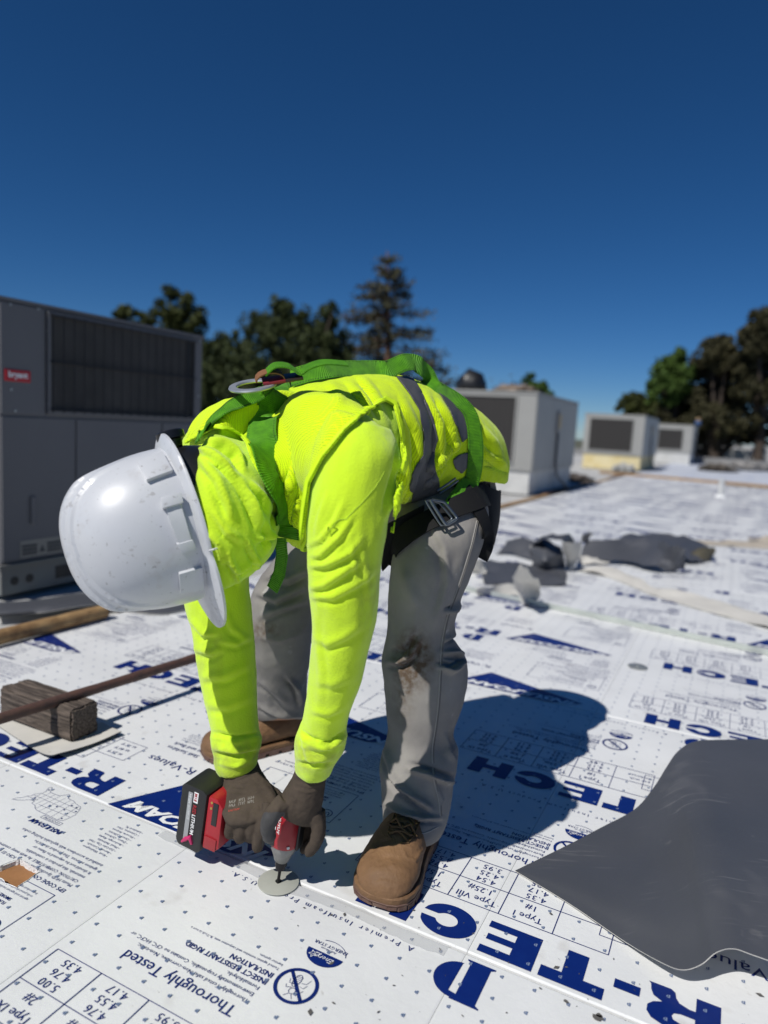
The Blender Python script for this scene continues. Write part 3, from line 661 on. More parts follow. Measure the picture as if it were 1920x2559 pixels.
p = gnd(1594, 1667); b = MB(); b.tube([(0, 0, 0.0015), (0, 0, .003), (0, 0, .0045)], [.038, .038, .034], n=32); o = b.build('fastener_plate', m_galv, None, True); smooth_by_angle(o); o.location = p
b = MB(); b.cyl((0, 0, .004), (0, 0, .0075), .007, .006, n=10); b.build('screw_head', m_galv, o); tag(o, 'round galvanised fastener plate lying on the panels beside the letter H', 'fastener')

# ------------------------------------------------------------------ sheets of roofing membrane
def catmull(P, n):
    P = np.array(P, float); K = len(P); out = []
    for i in range(K - 1):
        p0, p1, p2, p3 = P[max(i - 1, 0)], P[i], P[i + 1], P[min(i + 2, K - 1)]
        for j in range(n):
            t = j / n; out.append(0.5 * ((2 * p1) + (-p0 + p2) * t + (2 * p0 - 5 * p1 + 4 * p2 - p3) * t * t + (-p0 + 3 * p1 - 3 * p2 + p3) * t ** 3))
    out.append(P[-1]); return np.array(out)
def lerp_n(P, n):
    P = np.array(P, float); return np.array([P[i] * (1 - j / n) + P[i + 1] * j / n for i in range(len(P) - 1) for j in range(n)] + [P[-1]])
def sheet(name, rows_, m, m2, thick=0.002, nu=6, nv=6, world=False, lin=False, rough=0.0):
    G_ = np.array([[tuple(q if world else gnd(*q)) for q in r] for r in rows_])          # (R, C, 3)
    ip = lerp_n if lin else catmull
    G_ = np.array([ip(r, nu) for r in G_]); G_ = np.array([ip(G_[:, j], nv) for j in range(G_.shape[1])]).transpose(1, 0, 2)
    if rough:
        sh_ = G_.shape; Q_ = G_.reshape(-1, 3); Q_[:, 2] = np.maximum(Q_[:, 2] + np.array([rough * mnoise.fractal(Vector(q) * 7, .8, 2.2, 3) for q in Q_]), .004); Q_[:, :2] += np.array([[rough * .7 * mnoise.noise(Vector(q) * 11 + Vector((5, 0, 0))), rough * .7 * mnoise.noise(Vector(q) * 11)] for q in Q_]); G_ = Q_.reshape(sh_)
    R, C_ = G_.shape[:2]; V = G_.reshape(-1, 3); c = V.mean(0); c[2] = 0
    F = [(i * C_ + j, i * C_ + j + 1, (i + 1) * C_ + j + 1, (i + 1) * C_ + j) for i in range(R - 1) for j in range(C_ - 1)]
    me = bpy.data.meshes.new(name); me.from_pydata((V - c).tolist(), [], F); me.update()
    nz_ = sum(p.normal.z for p in me.polygons)
    if nz_ < 0: me.flip_normals()
    o = link(name, me, m, None, True); me.materials.append(m2); o.location = c
    md = o.modifiers.new('thickness', 'SOLIDIFY'); md.thickness = thick; md.offset = 0.0; md.material_offset = 1; md.material_offset_rim = 1
    me2 = eval_mesh(o); o.modifiers.clear(); o.data = me2; o.data.name = name
    smooth_by_angle(o, 1.0)
    return o
m_mem = mat('dark_grey_membrane', (0.074, 0.078, 0.090), 0.46, var=(2.2, 0.2, (0.062, 0.066, 0.077)), bump=(70, 0.12, 0.003), spec=0.45,
            spots=((3.5, 0.60, (0.088, 0.091, 0.102)), (11, 0.68, (0.105, 0.106, 0.115)), (45, 0.74, (0.15, 0.15, 0.155)), (130, 0.76, (0.30, 0.30, 0.305))))
t = m_mem.node_tree; bs = t.nodes['Principled BSDF']; tc = [n for n in t.nodes if n.type == 'TEX_COORD'][0]     # dusty drag marks across the sheet
mp_ = t.nodes.new('ShaderNodeMapping'); mp_.inputs['Scale'].default_value = (9, 130, 20); mp_.inputs['Rotation'].default_value = (0, 0, .55); nz_ = t.nodes.new('ShaderNodeTexNoise'); nz_.inputs['Scale'].default_value = 1; nz_.inputs['Detail'].default_value = 4
t.links.new(tc.outputs['Object'], mp_.inputs[0]); t.links.new(mp_.outputs[0], nz_.inputs['Vector']); n2_ = t.nodes.new('ShaderNodeTexNoise'); n2_.inputs['Scale'].default_value = 5; t.links.new(tc.outputs['Object'], n2_.inputs['Vector'])
r1_ = t.nodes.new('ShaderNodeMapRange'); r1_.inputs[1].default_value = .58; r1_.inputs[2].default_value = .75; t.links.new(nz_.outputs[0], r1_.inputs[0]); r2_ = t.nodes.new('ShaderNodeMapRange'); r2_.inputs[1].default_value = .5; r2_.inputs[2].default_value = .68; t.links.new(n2_.outputs[0], r2_.inputs[0])
ml_ = t.nodes.new('ShaderNodeMath'); ml_.operation = 'MULTIPLY'; t.links.new(r1_.outputs[0], ml_.inputs[0]); t.links.new(r2_.outputs[0], ml_.inputs[1]); mx_ = t.nodes.new('ShaderNodeMix'); mx_.data_type = 'RGBA'; t.links.new(bs.inputs['Base Color'].links[0].from_socket, mx_.inputs[6]); mx_.inputs[7].default_value = (0.17, 0.17, 0.18, 1); t.links.new(ml_.outputs[0], mx_.inputs[0]); t.links.new(mx_.outputs[2], bs.inputs['Base Color'])
m_memw = mat('pale_membrane_back', (0.62, 0.60, 0.55), 0.75, var=(6, 0.15), spots=((25, 0.7, (0.42, 0.38, 0.32)),))
low = [(1288, 2177, .003), (1425, 2260, .004), (1560, 2352, .010), (1650, 2404, .026), (1705, 2424, .036), (1752, 2411, .052), (1790, 2381, .074), (1832, 2371, .080), (1885, 2388, .074), (1990, 2425, .066)]
up_ = [(1288, 2176, .004), (1420, 2112, .005), (1500, 2070, .006), (1588, 2022, .014), (1636, 1966, .035), (1668, 1915, .062), (1695, 1878, .082), (1738, 1853, .095), (1820, 1849, .09), (1990, 1847, .08)]
def mix(a, b, f, dz=0): return tuple(a[i] * (1 - f) + b[i] * f for i in range(2)) + (a[2] * (1 - f) + b[2] * f + dz,)
rows_ = [[mix(a, b, f, dz * min(1, k / 3)) for k, (a, b) in enumerate(zip(low, up_))] for f, dz in ((0, 0), (.12, .004), (.3, .012), (.5, .006), (.7, -.006), (.88, -.002), (1, 0))]
o = sheet('membrane_sheet', rows_, m_mem, m_memw, 0.0018, nu=7, nv=7); tag(o, 'large dark grey roofing membrane sheet curling up at right foreground', 'membrane')
# scrap under the wooden block
Gq = lambda x, y: (x / 2.964, 1500 + y / 2.964)
rows_ = [[Gq(-60, 900) + (.004,), Gq(120, 1020) + (.003,), Gq(330, 1142) + (.012,), Gq(470, 1128) + (.016,), Gq(700, 1060) + (.010,), Gq(900, 972) + (.014,)],
         [Gq(-60, 860) + (.004,), Gq(130, 980) + (.003,), Gq(330, 1075) + (.005,), Gq(460, 1070) + (.005,), Gq(660, 1010) + (.004,), Gq(820, 940) + (.007,)],
         [Gq(-60, 820) + (.004,), Gq(140, 900) + (.003,), Gq(330, 960) + (.003,), Gq(450, 980) + (.003,), Gq(620, 940) + (.003,), Gq(760, 905) + (.004,)]]
o = sheet('membrane_scrap', rows_, m_memw, m_mem, 0.002); tag(o, 'pale scrap of membrane with curled edge under the wooden block', 'membrane')
# heap of off-cuts behind the worker
Fq = lambda x, y: (1100 + x / 2.024, 1250 + y / 2.024)
def fs(name, rows_, m, m2, label, grp='membrane off-cuts in the heap'):
    o = sheet(name, [[Fq(x, y) + (z,) for x, y, z in r] for r in rows_], m, m2, 0.004, 5, 5, lin=False, rough=.026); smooth_by_angle(o, .45); tag(o, label, 'membrane', grp); return o
fs('membrane_scrap', [[(280, 272, .005), (380, 274, .015), (470, 305, .01)], [(350, 200, .09), (440, 188, .13), (505, 215, .10)]], m_mem, m_mem, 'low dark grey membrane off-cut at the left end of the heap')
fs('membrane_scrap', [[(470, 330, .005), (455, 265, .10), (500, 207, .20), (570, 195, .235), (640, 215, .20), (672, 272, .08)], [(505, 300, .005), (480, 235, .12), (530, 177, .22), (600, 165, .26), (662, 186, .22), (705, 242, .08)]], m_mem, m_mem, 'dark grey membrane off-cut arched over in the middle of the heap')
fs('membrane_scrap', [[(462, 348, .005), (540, 358, .005), (632, 335, .005)], [(470, 275, .10), (540, 280, .12), (625, 285, .10)], [(450, 215, .17), (530, 205, .18), (612, 235, .15)]], m_mem, m_mem, 'dark grey membrane off-cut leaning against the arched one')
fs('membrane_scrap', [[(640, 328, .02), (665, 335, .015), (692, 322, .02)], [(612, 215, .21), (660, 222, .20), (716, 218, .19)]], m_memw, m_memw, 'cream membrane patch folded over the arched off-cut')
fs('membrane_scrap', [[(700, 300, .01), (800, 302, .03), (950, 312, .03), (1080, 332, .05), (1168, 363, .005), (1232, 356, .005)], [(740, 206, .13), (850, 200, .15), (1000, 196, .15), (1100, 202, .16), (1182, 232, .20), (1248, 240, .18)]], m_mem, m_mem, 'long dark grey membrane off-cut with a raised blunt end, right of the heap')
fs('membrane_scrap', [[(880, 232, .10), (1000, 240, .10), (1150, 250, .10), (1260, 300, .04), (1330, 316, .005)], [(905, 190, .12), (1000, 174, .14), (1200, 178, .15), (1330, 214, .10), (1386, 256, .05)]], m_mem, m_mem, 'dark grey membrane off-cut lying behind the long one')
fs('membrane_scrap', [[(1250, 302, .005), (1300, 314, .005), (1372, 297, .015)], [(1262, 262, .07), (1330, 242, .10), (1388, 254, .07)]], mat('olive_back', (0.085, 0.075, 0.05), 0.8), m_mem, 'dark grey membrane off-cut curled to an olive underside, far right of the heap')
fs('membrane_scrap', [[(222, 425, .005), (350, 425, .010), (500, 430, .008), (636, 432, .004)], [(213, 310, .02), (330, 318, .03), (480, 330, .03), (642, 370, .01)]], m_mem, m_mem, 'flat dark grey membrane off-cut in front of the heap')
fs('membrane_scrap', [[(365, 395, .14), (395, 470, .05), (438, 535, .005)], [(400, 340, .26), (448, 420, .13), (482, 505, .01)], [(425, 350, .25), (505, 408, .16), (500, 488, .02)]], m_memw, m_memw, 'cream membrane off-cut standing on edge beside the metal angle')
fs('membrane_scrap', [[(190, 475, .004), (300, 480, .004), (400, 485, .004)], [(190, 438, .06), (300, 432, .06), (385, 430, .05)]], m_memw, m_memw, 'low cream membrane fold left of the standing off-cut')
fs('membrane_scrap', [[(150, 355, .004), (200, 375, .004), (235, 388, .004)], [(170, 308, .10), (205, 312, .10), (238, 335, .06)]], m_memw, m_memw, 'cream membrane flap peeking out beside the worker\'s hip')
fs('membrane_scrap', [[(650, 352, .004), (850, 388, .004), (1050, 470, .004), (1250, 535, .004), (1500, 605, .004), (1720, 668, .004)], [(680, 335, .012), (900, 350, .014), (1100, 440, .022), (1300, 478, .016), (1500, 538, .01), (1720, 600, .008)]], m_memw, m_memw, 'long beige strip of membrane felt trailing to the right of the heap')
fs('membrane_scrap', [[(1240, 225, .004), (1420, 232, .004), (1700, 250, .004)], [(1300, 205, .012), (1450, 206, .012), (1700, 215, .012)]], mat('beige_felt', (0.50, 0.44, 0.36), .85, var=(5, .3)), m_memw, 'pale beige felt scrap lying on the far panels at right')
fs('membrane_scrap', [[(1560, 205, .004), (1640, 212, .004), (1720, 214, .004)], [(1560, 185, .03), (1640, 186, .03), (1720, 190, .02)]], mat('beige_felt', (0.50, 0.44, 0.36)), m_memw, 'small pale beige scrap at the right edge behind the heap')
fs('membrane_scrap', [[(720, 205, .10), (745, 210, .10), (760, 195, .12)], [(725, 165, .2), (755, 160, .2), (775, 180, .16)]], m_mem, m_mem, 'small black membrane corner sticking up above the heap')
fs('membrane_scrap', [[(700, 318, .01), (760, 325, .01), (860, 322, .01)], [(690, 280, .06), (770, 285, .05), (850, 300, .03)]], m_memw, m_mem, 'pale torn membrane piece under the long off-cut')
# membrane folded up round the foot of the large unit
rows_ = [[Gq(-80, 130) + (.006,), Gq(150, 110) + (.006,), Gq(330, 90) + (.02,), Gq(560, 50) + (.03,), Gq(800, 20) + (.02,)], [Gq(-80, 85) + (.03,), Gq(150, 75) + (.03,), Gq(330, 50) + (.03,), Gq(560, 10) + (.03,), Gq(760, -20) + (.03,)], [Gq(-80, 20) + (.012,), Gq(150, 10) + (.012,), Gq(330, -10) + (.012,), Gq(520, -40) + (.012,), Gq(700, -60) + (.012,)]]
o = sheet('membrane_flap', rows_, m_mem, m_memw, 0.004); tag(o, 'dark grey membrane flap with pale edge along the large unit', 'membrane')
rows_ = [[Gq(850, 60) + (.005,), Gq(1000, 90) + (.005,), Gq(1200, 105) + (.005,), Gq(1450, 60) + (.005,)], [Gq(780, 0) + (.02,), Gq(1000, 20) + (.02,), Gq(1200, 30) + (.02,), Gq(1450, 0) + (.02,)], [Gq(780, -60) + (.01,), Gq(1000, -50) + (.01,), Gq(1200, -50) + (.01,), Gq(1450, -60) + (.01,)]]
o = sheet('membrane_flap', rows_, m_mem, m_memw, 0.004); tag(o, 'dark grey membrane flap behind the hard hat peak', 'membrane')

# ------------------------------------------------------------------ far edge of the roof and what stands beyond
b = MB(); b.box((-26, -34.0, -0.03), (20, -33.6, 0.25)); pw = b.build('parapet', mat('grey_parapet', (0.24, 0.24, 0.24), 0.8, var=(0.8, 0.3))); pw.rotation_euler = (0, 0, ROT_ST); tag(pw, 'low grey parapet along the far edge of the roof', 'wall')
for k, (px, py, d, r_, c_, lab) in enumerate(((1560, 1176, 19.0, (.28, .3, .14), (0.5, 0.5, 0.48), 'pale crumpled sheet beside the yellow curb'), (1790, 1172, 22.5, (.5, .4, .16), (0.10, 0.085, 0.07), 'brown heap of torn-off roofing at the far edge of the panels'), (1430, 1215, 14.0, (.35, .3, .1), (0.12, 0.1, 0.09), 'dark low heap of rubble beside the nearest unit'), (1860, 1165, 25, (.8, .5, .2), (0.3, 0.29, 0.28), 'grey heap of roofing scraps at far right'))):
    p = at(px, py, d); o = blob('debris_heap', (p.x, p.y, -.03 + r_[2] * .5), r_, mat('heap%d' % k, c_, 0.9, var=(6, 0.6)), 11 + k, sub=4, amp=.6, sc_=3); tag(o, lab, 'debris', 'debris heaps')
b = MB(); q = at(1640, 1100, 52)
for (x0, x1, z1) in ((0, 7, .9), (7.4, 16, 1.15)): b.box((x0, 0, -5), (x1, 6, z1))
o = b.build('white_building', mat('white_wall', (0.62, 0.61, 0.60), 0.8, var=(0.5, .2))); o.location = (q.x, q.y, -0.35)
for x in (1, 3.2, 5.4, 8.4, 10.6, 12.8): b = MB(); b.box((x, -0.03, -3), (x + 1.1, -0.005, -1.4)); b.build('window', m_coil, o); tag(o, 'low white building beyond the roof under the trees at right', 'building')
# ================================================================== trees
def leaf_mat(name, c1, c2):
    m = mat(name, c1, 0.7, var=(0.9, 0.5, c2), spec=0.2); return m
def quads(name, P, N, S, m, parent, rs):
    """many leaf-sized quads: centres P, orientation N, size S"""
    n = len(P); r1 = rs.normal(size=(n, 3)); U = np.cross(N, r1); U /= np.linalg.norm(U, axis=1)[:, None] + 1e-9; W = np.cross(N, U)
    S = S[:, None]; V = np.stack([P - U * S - W * S * .5, P + U * S - W * S * .5, P + U * S + W * S * .5, P - U * S + W * S * .5], 1).reshape(-1, 3)
    me = bpy.data.meshes.new(name); me.vertices.add(4 * n); me.vertices.foreach_set('co', V.ravel()); me.loops.add(4 * n); me.loops.foreach_set('vertex_index', np.arange(4 * n))
    me.polygons.add(n); me.polygons.foreach_set('loop_start', np.arange(0, 4 * n, 4)); me.polygons.foreach_set('loop_total', np.full(n, 4)); me.update(); me.validate()
    return link(name, me, m, parent)
m_bark = mat('bark', (0.075, 0.055, 0.042), 0.9, var=(3, .4))
def broad_tree(name, d, lobes, m, label, seed, grp, n=5200, size=.17, trunk_px=None):
    rs = np.random.RandomState(seed); P = []; N = []
    tot = sum(l[2] * l[3] for l in lobes)
    cs = []
    for (px, py, rx, ry) in lobes:
        dd = d + rs.uniform(-1.5, 1.5); c = np.array(at(px, py, dd)); k = d / FPX; cs.append(c)
        nl = int(n * 2.6 * rx * ry / tot); nc = max(8, nl // 60)
        dirs = rs.normal(size=(nc, 3)); dirs /= np.linalg.norm(dirs, axis=1)[:, None]
        cc = dirs * (rs.uniform(.35, 1.0, nc) ** .6)[:, None] * np.array([rx * k, rx * k * .9, ry * k])
        cr = rs.uniform(.16, .42, nc) * min(rx, ry) * k * 1.3
        idx = rs.randint(0, nc, nl); q = rs.normal(size=(nl, 3)); q /= np.linalg.norm(q, axis=1)[:, None]
        P.append(c + cc[idx] + q * (cr[idx] * rs.uniform(.3, 1, nl) ** .5)[:, None]); N.append(q + rs.normal(size=(nl, 3)) * .7)
    P = np.concatenate(P); N = np.concatenate(N); N /= np.linalg.norm(N, axis=1)[:, None]
    ctr = P.mean(0); bx_ = trunk_px if trunk_px else topx(ctr[None])[0][0][0]
    base = at(bx_, 1100, d); base = Vector((base.x, base.y, -5.0))
    root = empty(name, base); tag(root, label, 'tree', grp)
    quads('crown', P - np.array(base), N, rs.uniform(.45, 1.2, len(P)) * size * .72, m, root, rs)
    b = MB(); top = Vector(ctr) - base; L = []
    mid = Vector((top.x * .3, top.y * .3, top.z * .55)); b.tube([(0, 0, -.2), (mid * .5), mid, top], [.45, .34, .28, .08], n=8)
    for c in cs: e = Vector(c) - base; b.tube([mid, mid.lerp(e, .5) + Vector((0, 0, .4)), e], [.2, .12, .04], n=6)
    b.build('trunk', m_bark, root, True); return root
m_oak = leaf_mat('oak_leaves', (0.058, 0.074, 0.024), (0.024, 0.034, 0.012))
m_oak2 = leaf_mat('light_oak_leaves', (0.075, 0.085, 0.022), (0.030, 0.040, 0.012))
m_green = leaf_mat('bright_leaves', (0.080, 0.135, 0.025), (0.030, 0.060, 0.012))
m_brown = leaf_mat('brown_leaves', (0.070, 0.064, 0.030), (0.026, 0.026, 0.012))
G1 = 'trees behind the roof at left'; G2 = 'trees behind the roof at right'
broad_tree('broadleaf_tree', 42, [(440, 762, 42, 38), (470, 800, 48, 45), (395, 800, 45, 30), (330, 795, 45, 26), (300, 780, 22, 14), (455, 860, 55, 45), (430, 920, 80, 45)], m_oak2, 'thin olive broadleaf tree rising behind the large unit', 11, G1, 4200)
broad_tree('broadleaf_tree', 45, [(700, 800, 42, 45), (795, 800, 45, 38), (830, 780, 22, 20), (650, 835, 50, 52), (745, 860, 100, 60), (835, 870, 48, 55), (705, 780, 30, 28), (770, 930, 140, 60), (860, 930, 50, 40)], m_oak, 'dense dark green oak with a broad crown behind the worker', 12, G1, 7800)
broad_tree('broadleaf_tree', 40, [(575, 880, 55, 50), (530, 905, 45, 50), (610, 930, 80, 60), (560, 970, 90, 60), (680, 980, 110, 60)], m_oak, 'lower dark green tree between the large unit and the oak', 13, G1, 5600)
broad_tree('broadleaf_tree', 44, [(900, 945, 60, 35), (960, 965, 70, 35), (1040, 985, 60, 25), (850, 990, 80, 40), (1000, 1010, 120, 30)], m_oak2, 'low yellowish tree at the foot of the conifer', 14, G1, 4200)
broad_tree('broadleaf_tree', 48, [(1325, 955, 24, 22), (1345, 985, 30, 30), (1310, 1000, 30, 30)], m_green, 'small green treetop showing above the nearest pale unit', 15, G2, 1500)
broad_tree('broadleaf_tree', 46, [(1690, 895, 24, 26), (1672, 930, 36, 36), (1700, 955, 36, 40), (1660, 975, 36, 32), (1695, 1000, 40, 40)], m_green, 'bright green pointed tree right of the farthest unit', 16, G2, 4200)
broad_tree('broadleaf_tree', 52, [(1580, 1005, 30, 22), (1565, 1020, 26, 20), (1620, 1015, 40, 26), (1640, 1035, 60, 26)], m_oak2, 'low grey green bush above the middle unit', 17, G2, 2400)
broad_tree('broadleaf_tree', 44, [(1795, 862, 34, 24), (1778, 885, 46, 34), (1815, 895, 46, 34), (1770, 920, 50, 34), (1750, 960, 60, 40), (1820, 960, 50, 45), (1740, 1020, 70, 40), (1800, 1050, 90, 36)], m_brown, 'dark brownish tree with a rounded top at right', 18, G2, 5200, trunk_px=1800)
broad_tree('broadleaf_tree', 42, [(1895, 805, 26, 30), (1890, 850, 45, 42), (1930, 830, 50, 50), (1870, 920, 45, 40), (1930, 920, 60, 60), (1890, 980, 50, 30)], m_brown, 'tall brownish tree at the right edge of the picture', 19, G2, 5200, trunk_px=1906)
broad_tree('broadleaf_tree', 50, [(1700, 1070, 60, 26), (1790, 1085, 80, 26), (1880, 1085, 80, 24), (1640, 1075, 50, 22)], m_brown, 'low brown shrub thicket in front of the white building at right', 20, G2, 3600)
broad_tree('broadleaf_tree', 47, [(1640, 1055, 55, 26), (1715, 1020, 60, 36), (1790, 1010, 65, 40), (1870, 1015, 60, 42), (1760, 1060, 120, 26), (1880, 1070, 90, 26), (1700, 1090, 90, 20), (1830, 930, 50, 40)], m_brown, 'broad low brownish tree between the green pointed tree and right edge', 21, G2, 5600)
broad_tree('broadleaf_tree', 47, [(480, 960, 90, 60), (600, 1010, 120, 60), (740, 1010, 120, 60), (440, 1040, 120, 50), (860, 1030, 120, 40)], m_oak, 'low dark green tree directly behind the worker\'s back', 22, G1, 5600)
# conifer with separate tiers and gaps
rs = np.random.RandomState(3); d = 50; base = at(985, 1100, d); base = Vector((base.x, base.y, -5)); root = empty('conifer_tree', base); tag(root, 'tall sparse conifer with drooping tiers behind the worker', 'tree', G1)
tip = at(968, 628, d) - base; b = MB(); b.tube([(0, 0, 0), tip * .5, tip], [.5, .32, .05], n=8); P = []; N = []
k = d / FPX; H_ = tip.z
for i in range(84):
    f = rs.uniform(0.36, 0.985); z = H_ * f; an = rs.uniform(0, 6.283); wd = (1 - f) ** .78 * 8.6 * rs.uniform(.55, 1.1) + .25
    if 0.40 < f < 0.46 and math.cos(an) > .2: wd *= 1.45
    o_ = tip * f; e = Vector((math.cos(an) * wd, math.sin(an) * wd, wd * rs.uniform(-.22, .18))); o_ = Vector((o_.x, o_.y, z))
    b.tube([o_, o_ + e * .5 + Vector((0, 0, -.1)), o_ + e], [.09, .06, .02], n=5)
    m_ = int(80 * wd / 2.2) + 24; g_ = rs.uniform(.22, 1.02, m_); q = rs.normal(size=(m_, 3)) * np.array([.24, .24, .17]) * (0.6 + wd * .16)
    P.append(np.array(o_) + np.array(e) * g_[:, None] + q); N.append(rs.normal(size=(m_, 3)) + np.array([0, 0, .6]))
P = np.concatenate(P); N = np.concatenate(N); N /= np.linalg.norm(N, axis=1)[:, None]
quads('crown', P, N, rs.uniform(.06, .14, len(P)), leaf_mat('needles', (0.095, 0.092, 0.055), (0.045, 0.047, 0.028)), root, rs); b.build('trunk', mat('red_bark', (0.11, 0.06, 0.04), .9), root, True)
# ================================================================== the worker
fD = Vector((-.622, -.783, 0)); lD = Vector((.783, -.622, 0)); UP = Vector((0, 0, 1)); PEL = Vector((.125, 1.70, 0))
def loft(rings, n=36, sq=None):
    """rings: (centre, axis A, axis B[, axis -B]); closed tube with capped ends"""
    b = MB(); V = []; F = []
    for r in rings:
        c, A, B = r[0], r[1], r[2]; Bn = r[3] if len(r) > 3 else B
        for k in range(n):
            t = 2 * math.pi * k / n; s_ = math.sin(t); c_ = math.cos(t)
            if sq and s_ < 0: c_ = math.copysign(abs(c_) ** sq, c_); s_ = -abs(s_) ** .8
            V.append(c + A * c_ + (B if s_ > 0 else Bn) * s_)
    for i in range(len(rings) - 1):
        for k in range(n): k2 = (k + 1) % n; F.append((i * n + k, i * n + k2, (i + 1) * n + k2, (i + 1) * n + k))
    V.append(rings[0][0]); V.append(rings[-1][0]); a, z = len(V) - 2, len(V) - 1; L = (len(rings) - 1) * n
    F += [(a, (k + 1) % n, k) for k in range(n)] + [(z, L + k, L + (k + 1) % n) for k in range(n)]
    return b.add(V, F)
def dense(rings, k=4):
    """smooth interpolation between rings"""
    A = np.array([[*r[0], *r[1], *r[2], *(r[3] if len(r) > 3 else r[2])] for r in rings]); A = catmull(A, k)
    return [tuple(Vector(q[i:i + 3]) for i in (0, 3, 6, 9)) for q in A]
def pring(xl, yl, xr, yr, d, dep, dl=0.0):
    """ring whose silhouette passes two photo pixels at depth d; dep = half depth; dl = right side nearer/farther"""
    a = at(xl, yl, d - dl); b = at(xr, yr, d + dl); c = (a + b) / 2; A = (b - a) / 2; v = (c - Vector((0, 0, CAMZ))).normalized(); v = Vector((v.x, v.y, 0)).normalized()
    return (c, A, v * dep)
def cring(px, py, d, r, tx, ty, dep=None):
    """ring round a pixel centre, radius r metres, tangent direction (tx, ty) in the picture"""
    c = at(px, py, d); L = math.hypot(tx, ty); side = ax * (ty / L) + ay * (tx / L)
    v = (c - Vector((0, 0, CAMZ))).normalized(); return (c, side * r, v * (dep or r))
def union(name, parts, voxel, smooth_it=4, fac=0.5):
    b = MB()
    for p in parts: b.add(p.v, p.f)
    me = b.mesh(name); bm = bmesh.new(); bm.from_mesh(me); bmesh.ops.recalc_face_normals(bm, faces=bm.faces); bm.to_mesh(me); bm.free()
    o = link(name, me); md = o.modifiers.new('r', 'REMESH'); md.mode = 'VOXEL'; md.voxel_size = voxel; md.adaptivity = 0
    md = o.modifiers.new('s', 'SMOOTH'); md.iterations = smooth_it; md.factor = fac
    m2 = eval_mesh(o); V, T = tris_of(m2); bpy.data.objects.remove(o); bpy.data.meshes.remove(m2); return V, T
def normals(V, T):
    N = np.zeros_like(V); fn = np.cross(V[T[:, 1]] - V[T[:, 0]], V[T[:, 2]] - V[T[:, 0]])
    for i in range(3): np.add.at(N, T[:, i], fn)
    return N / (np.linalg.norm(N, axis=1)[:, None] + 1e-12)
def sdpoly(P, poly):
    """signed distance (negative inside) of pixels to a polygon"""
    poly = np.array(poly, float); n = len(poly); dmin = np.full(len(P), 1e9); ins = np.zeros(len(P), bool)
    for i in range(n):
        a, b = poly[i], poly[(i + 1) % n]; e = b - a; w_ = P - a; t = np.clip((w_ @ e) / (e @ e + 1e-9), 0, 1); q = w_ - t[:, None] * e
        dmin = np.minimum(dmin, (q ** 2).sum(1))
        c1 = (a[1] > P[:, 1]) != (b[1] > P[:, 1]); xi = a[0] + (P[:, 1] - a[1]) * (b[0] - a[0]) / (b[1] - a[1] + 1e-12); ins ^= c1 & (P[:, 0] < xi)
    return np.where(ins, -1, 1) * np.sqrt(dmin)
def dline(P, line):
    line = np.array(line, float); dm = np.full(len(P), 1e9); tt = np.zeros(len(P)); K = len(line) - 1
    for i in range(K):
        a, b = line[i], line[i + 1]; e = b - a; w_ = P - a; t = np.clip((w_ @ e) / (e @ e + 1e-9), 0, 1); q = w_ - t[:, None] * e; d = (q ** 2).sum(1); m_ = d < dm; dm[m_] = d[m_]; tt[m_] = (i + t[m_]) / K
    return np.sqrt(dm), tt
def npnoise(P, seed=0.0, octv=3):
    return np.array([mnoise.fractal(Vector((p[0] + seed, p[1] - seed, p[2] + seed * .5)), 0.9, 2.1, octv) for p in P])
def folds(V, T, lines, dmax=9.0, dmin=0.0):
    """raise or sink cloth along strokes drawn over the photo: (polyline, width px, height mm[, sharp side])"""
    N = normals(V, T); P, Z = topx(V); view = V - np.array([0, 0, CAMZ]); view /= np.linalg.norm(view, axis=1)[:, None]
    face = np.clip(-(N * view).sum(1) * 2.5 + .35, 0, 1) * ((Z < dmax) & (Z > dmin)); D = np.zeros(len(V))
    for ln in lines:
        poly, wd, h = ln[:3]; dd, tt = dline(P, poly); taper = np.sin(np.clip(tt, 0.02, .98) * math.pi) ** .6
        D += h * 0.001 * np.exp(-(dd / wd) ** 2) * taper * face
        if len(ln) > 3:                                   # a sharp crease beside the ridge
            a, b = np.array(poly[0], float), np.array(poly[-1], float); e = (b - a) / np.linalg.norm(b - a); nn = np.array([-e[1], e[0]]) * ln[3]
            dd2, _ = dline(P, np.array(poly) + nn * wd * 1.5); D -= h * 0.00075 * np.exp(-(dd2 / (wd * .7)) ** 2) * taper * face
    return V + N * D[:, None]
def mesh_uv(o, UV):
    me = o.data; uv = me.uv_layers.new(name='UVMap'); li = np.empty(len(me.loops), int); me.loops.foreach_get('vertex_index', li); uv.data.foreach_set('uv', UV[li].ravel())

# ------------------------------------------------------------------ proportions
def tring(a, z, w_, h, hb=None, tilt=0.0, sh=0.0):
    c = PEL + fD * a + UP * z + lD * sh; up = (UP + fD * tilt).normalized(); return (c, lD * w_, up * h, up * (hb or h))
torso = [tring(-.155, .785, .07, .06, .06), tring(-.145, .79, .100, .095, .09), tring(-.09, .815, .132, .118, .12), tring(0, .84, .136, .130, .13), tring(.1, .868, .130, .122, .14, 0, -.010), tring(.2, .885, .132, .112, .15, 0, -.018), tring(.3, .88, .142, .110, .15, 0, -.025),
         tring(.39, .86, .160, .108, .15, 0, -.03), tring(.46, .835, .165, .10, .16, 0, -.02), tring(.52, .805, .14, .085, .15, .3, -.01), tring(.57, .775, .09, .07, .09, .5)]
torso_b = loft(dense(torso, 5), 56, .55)
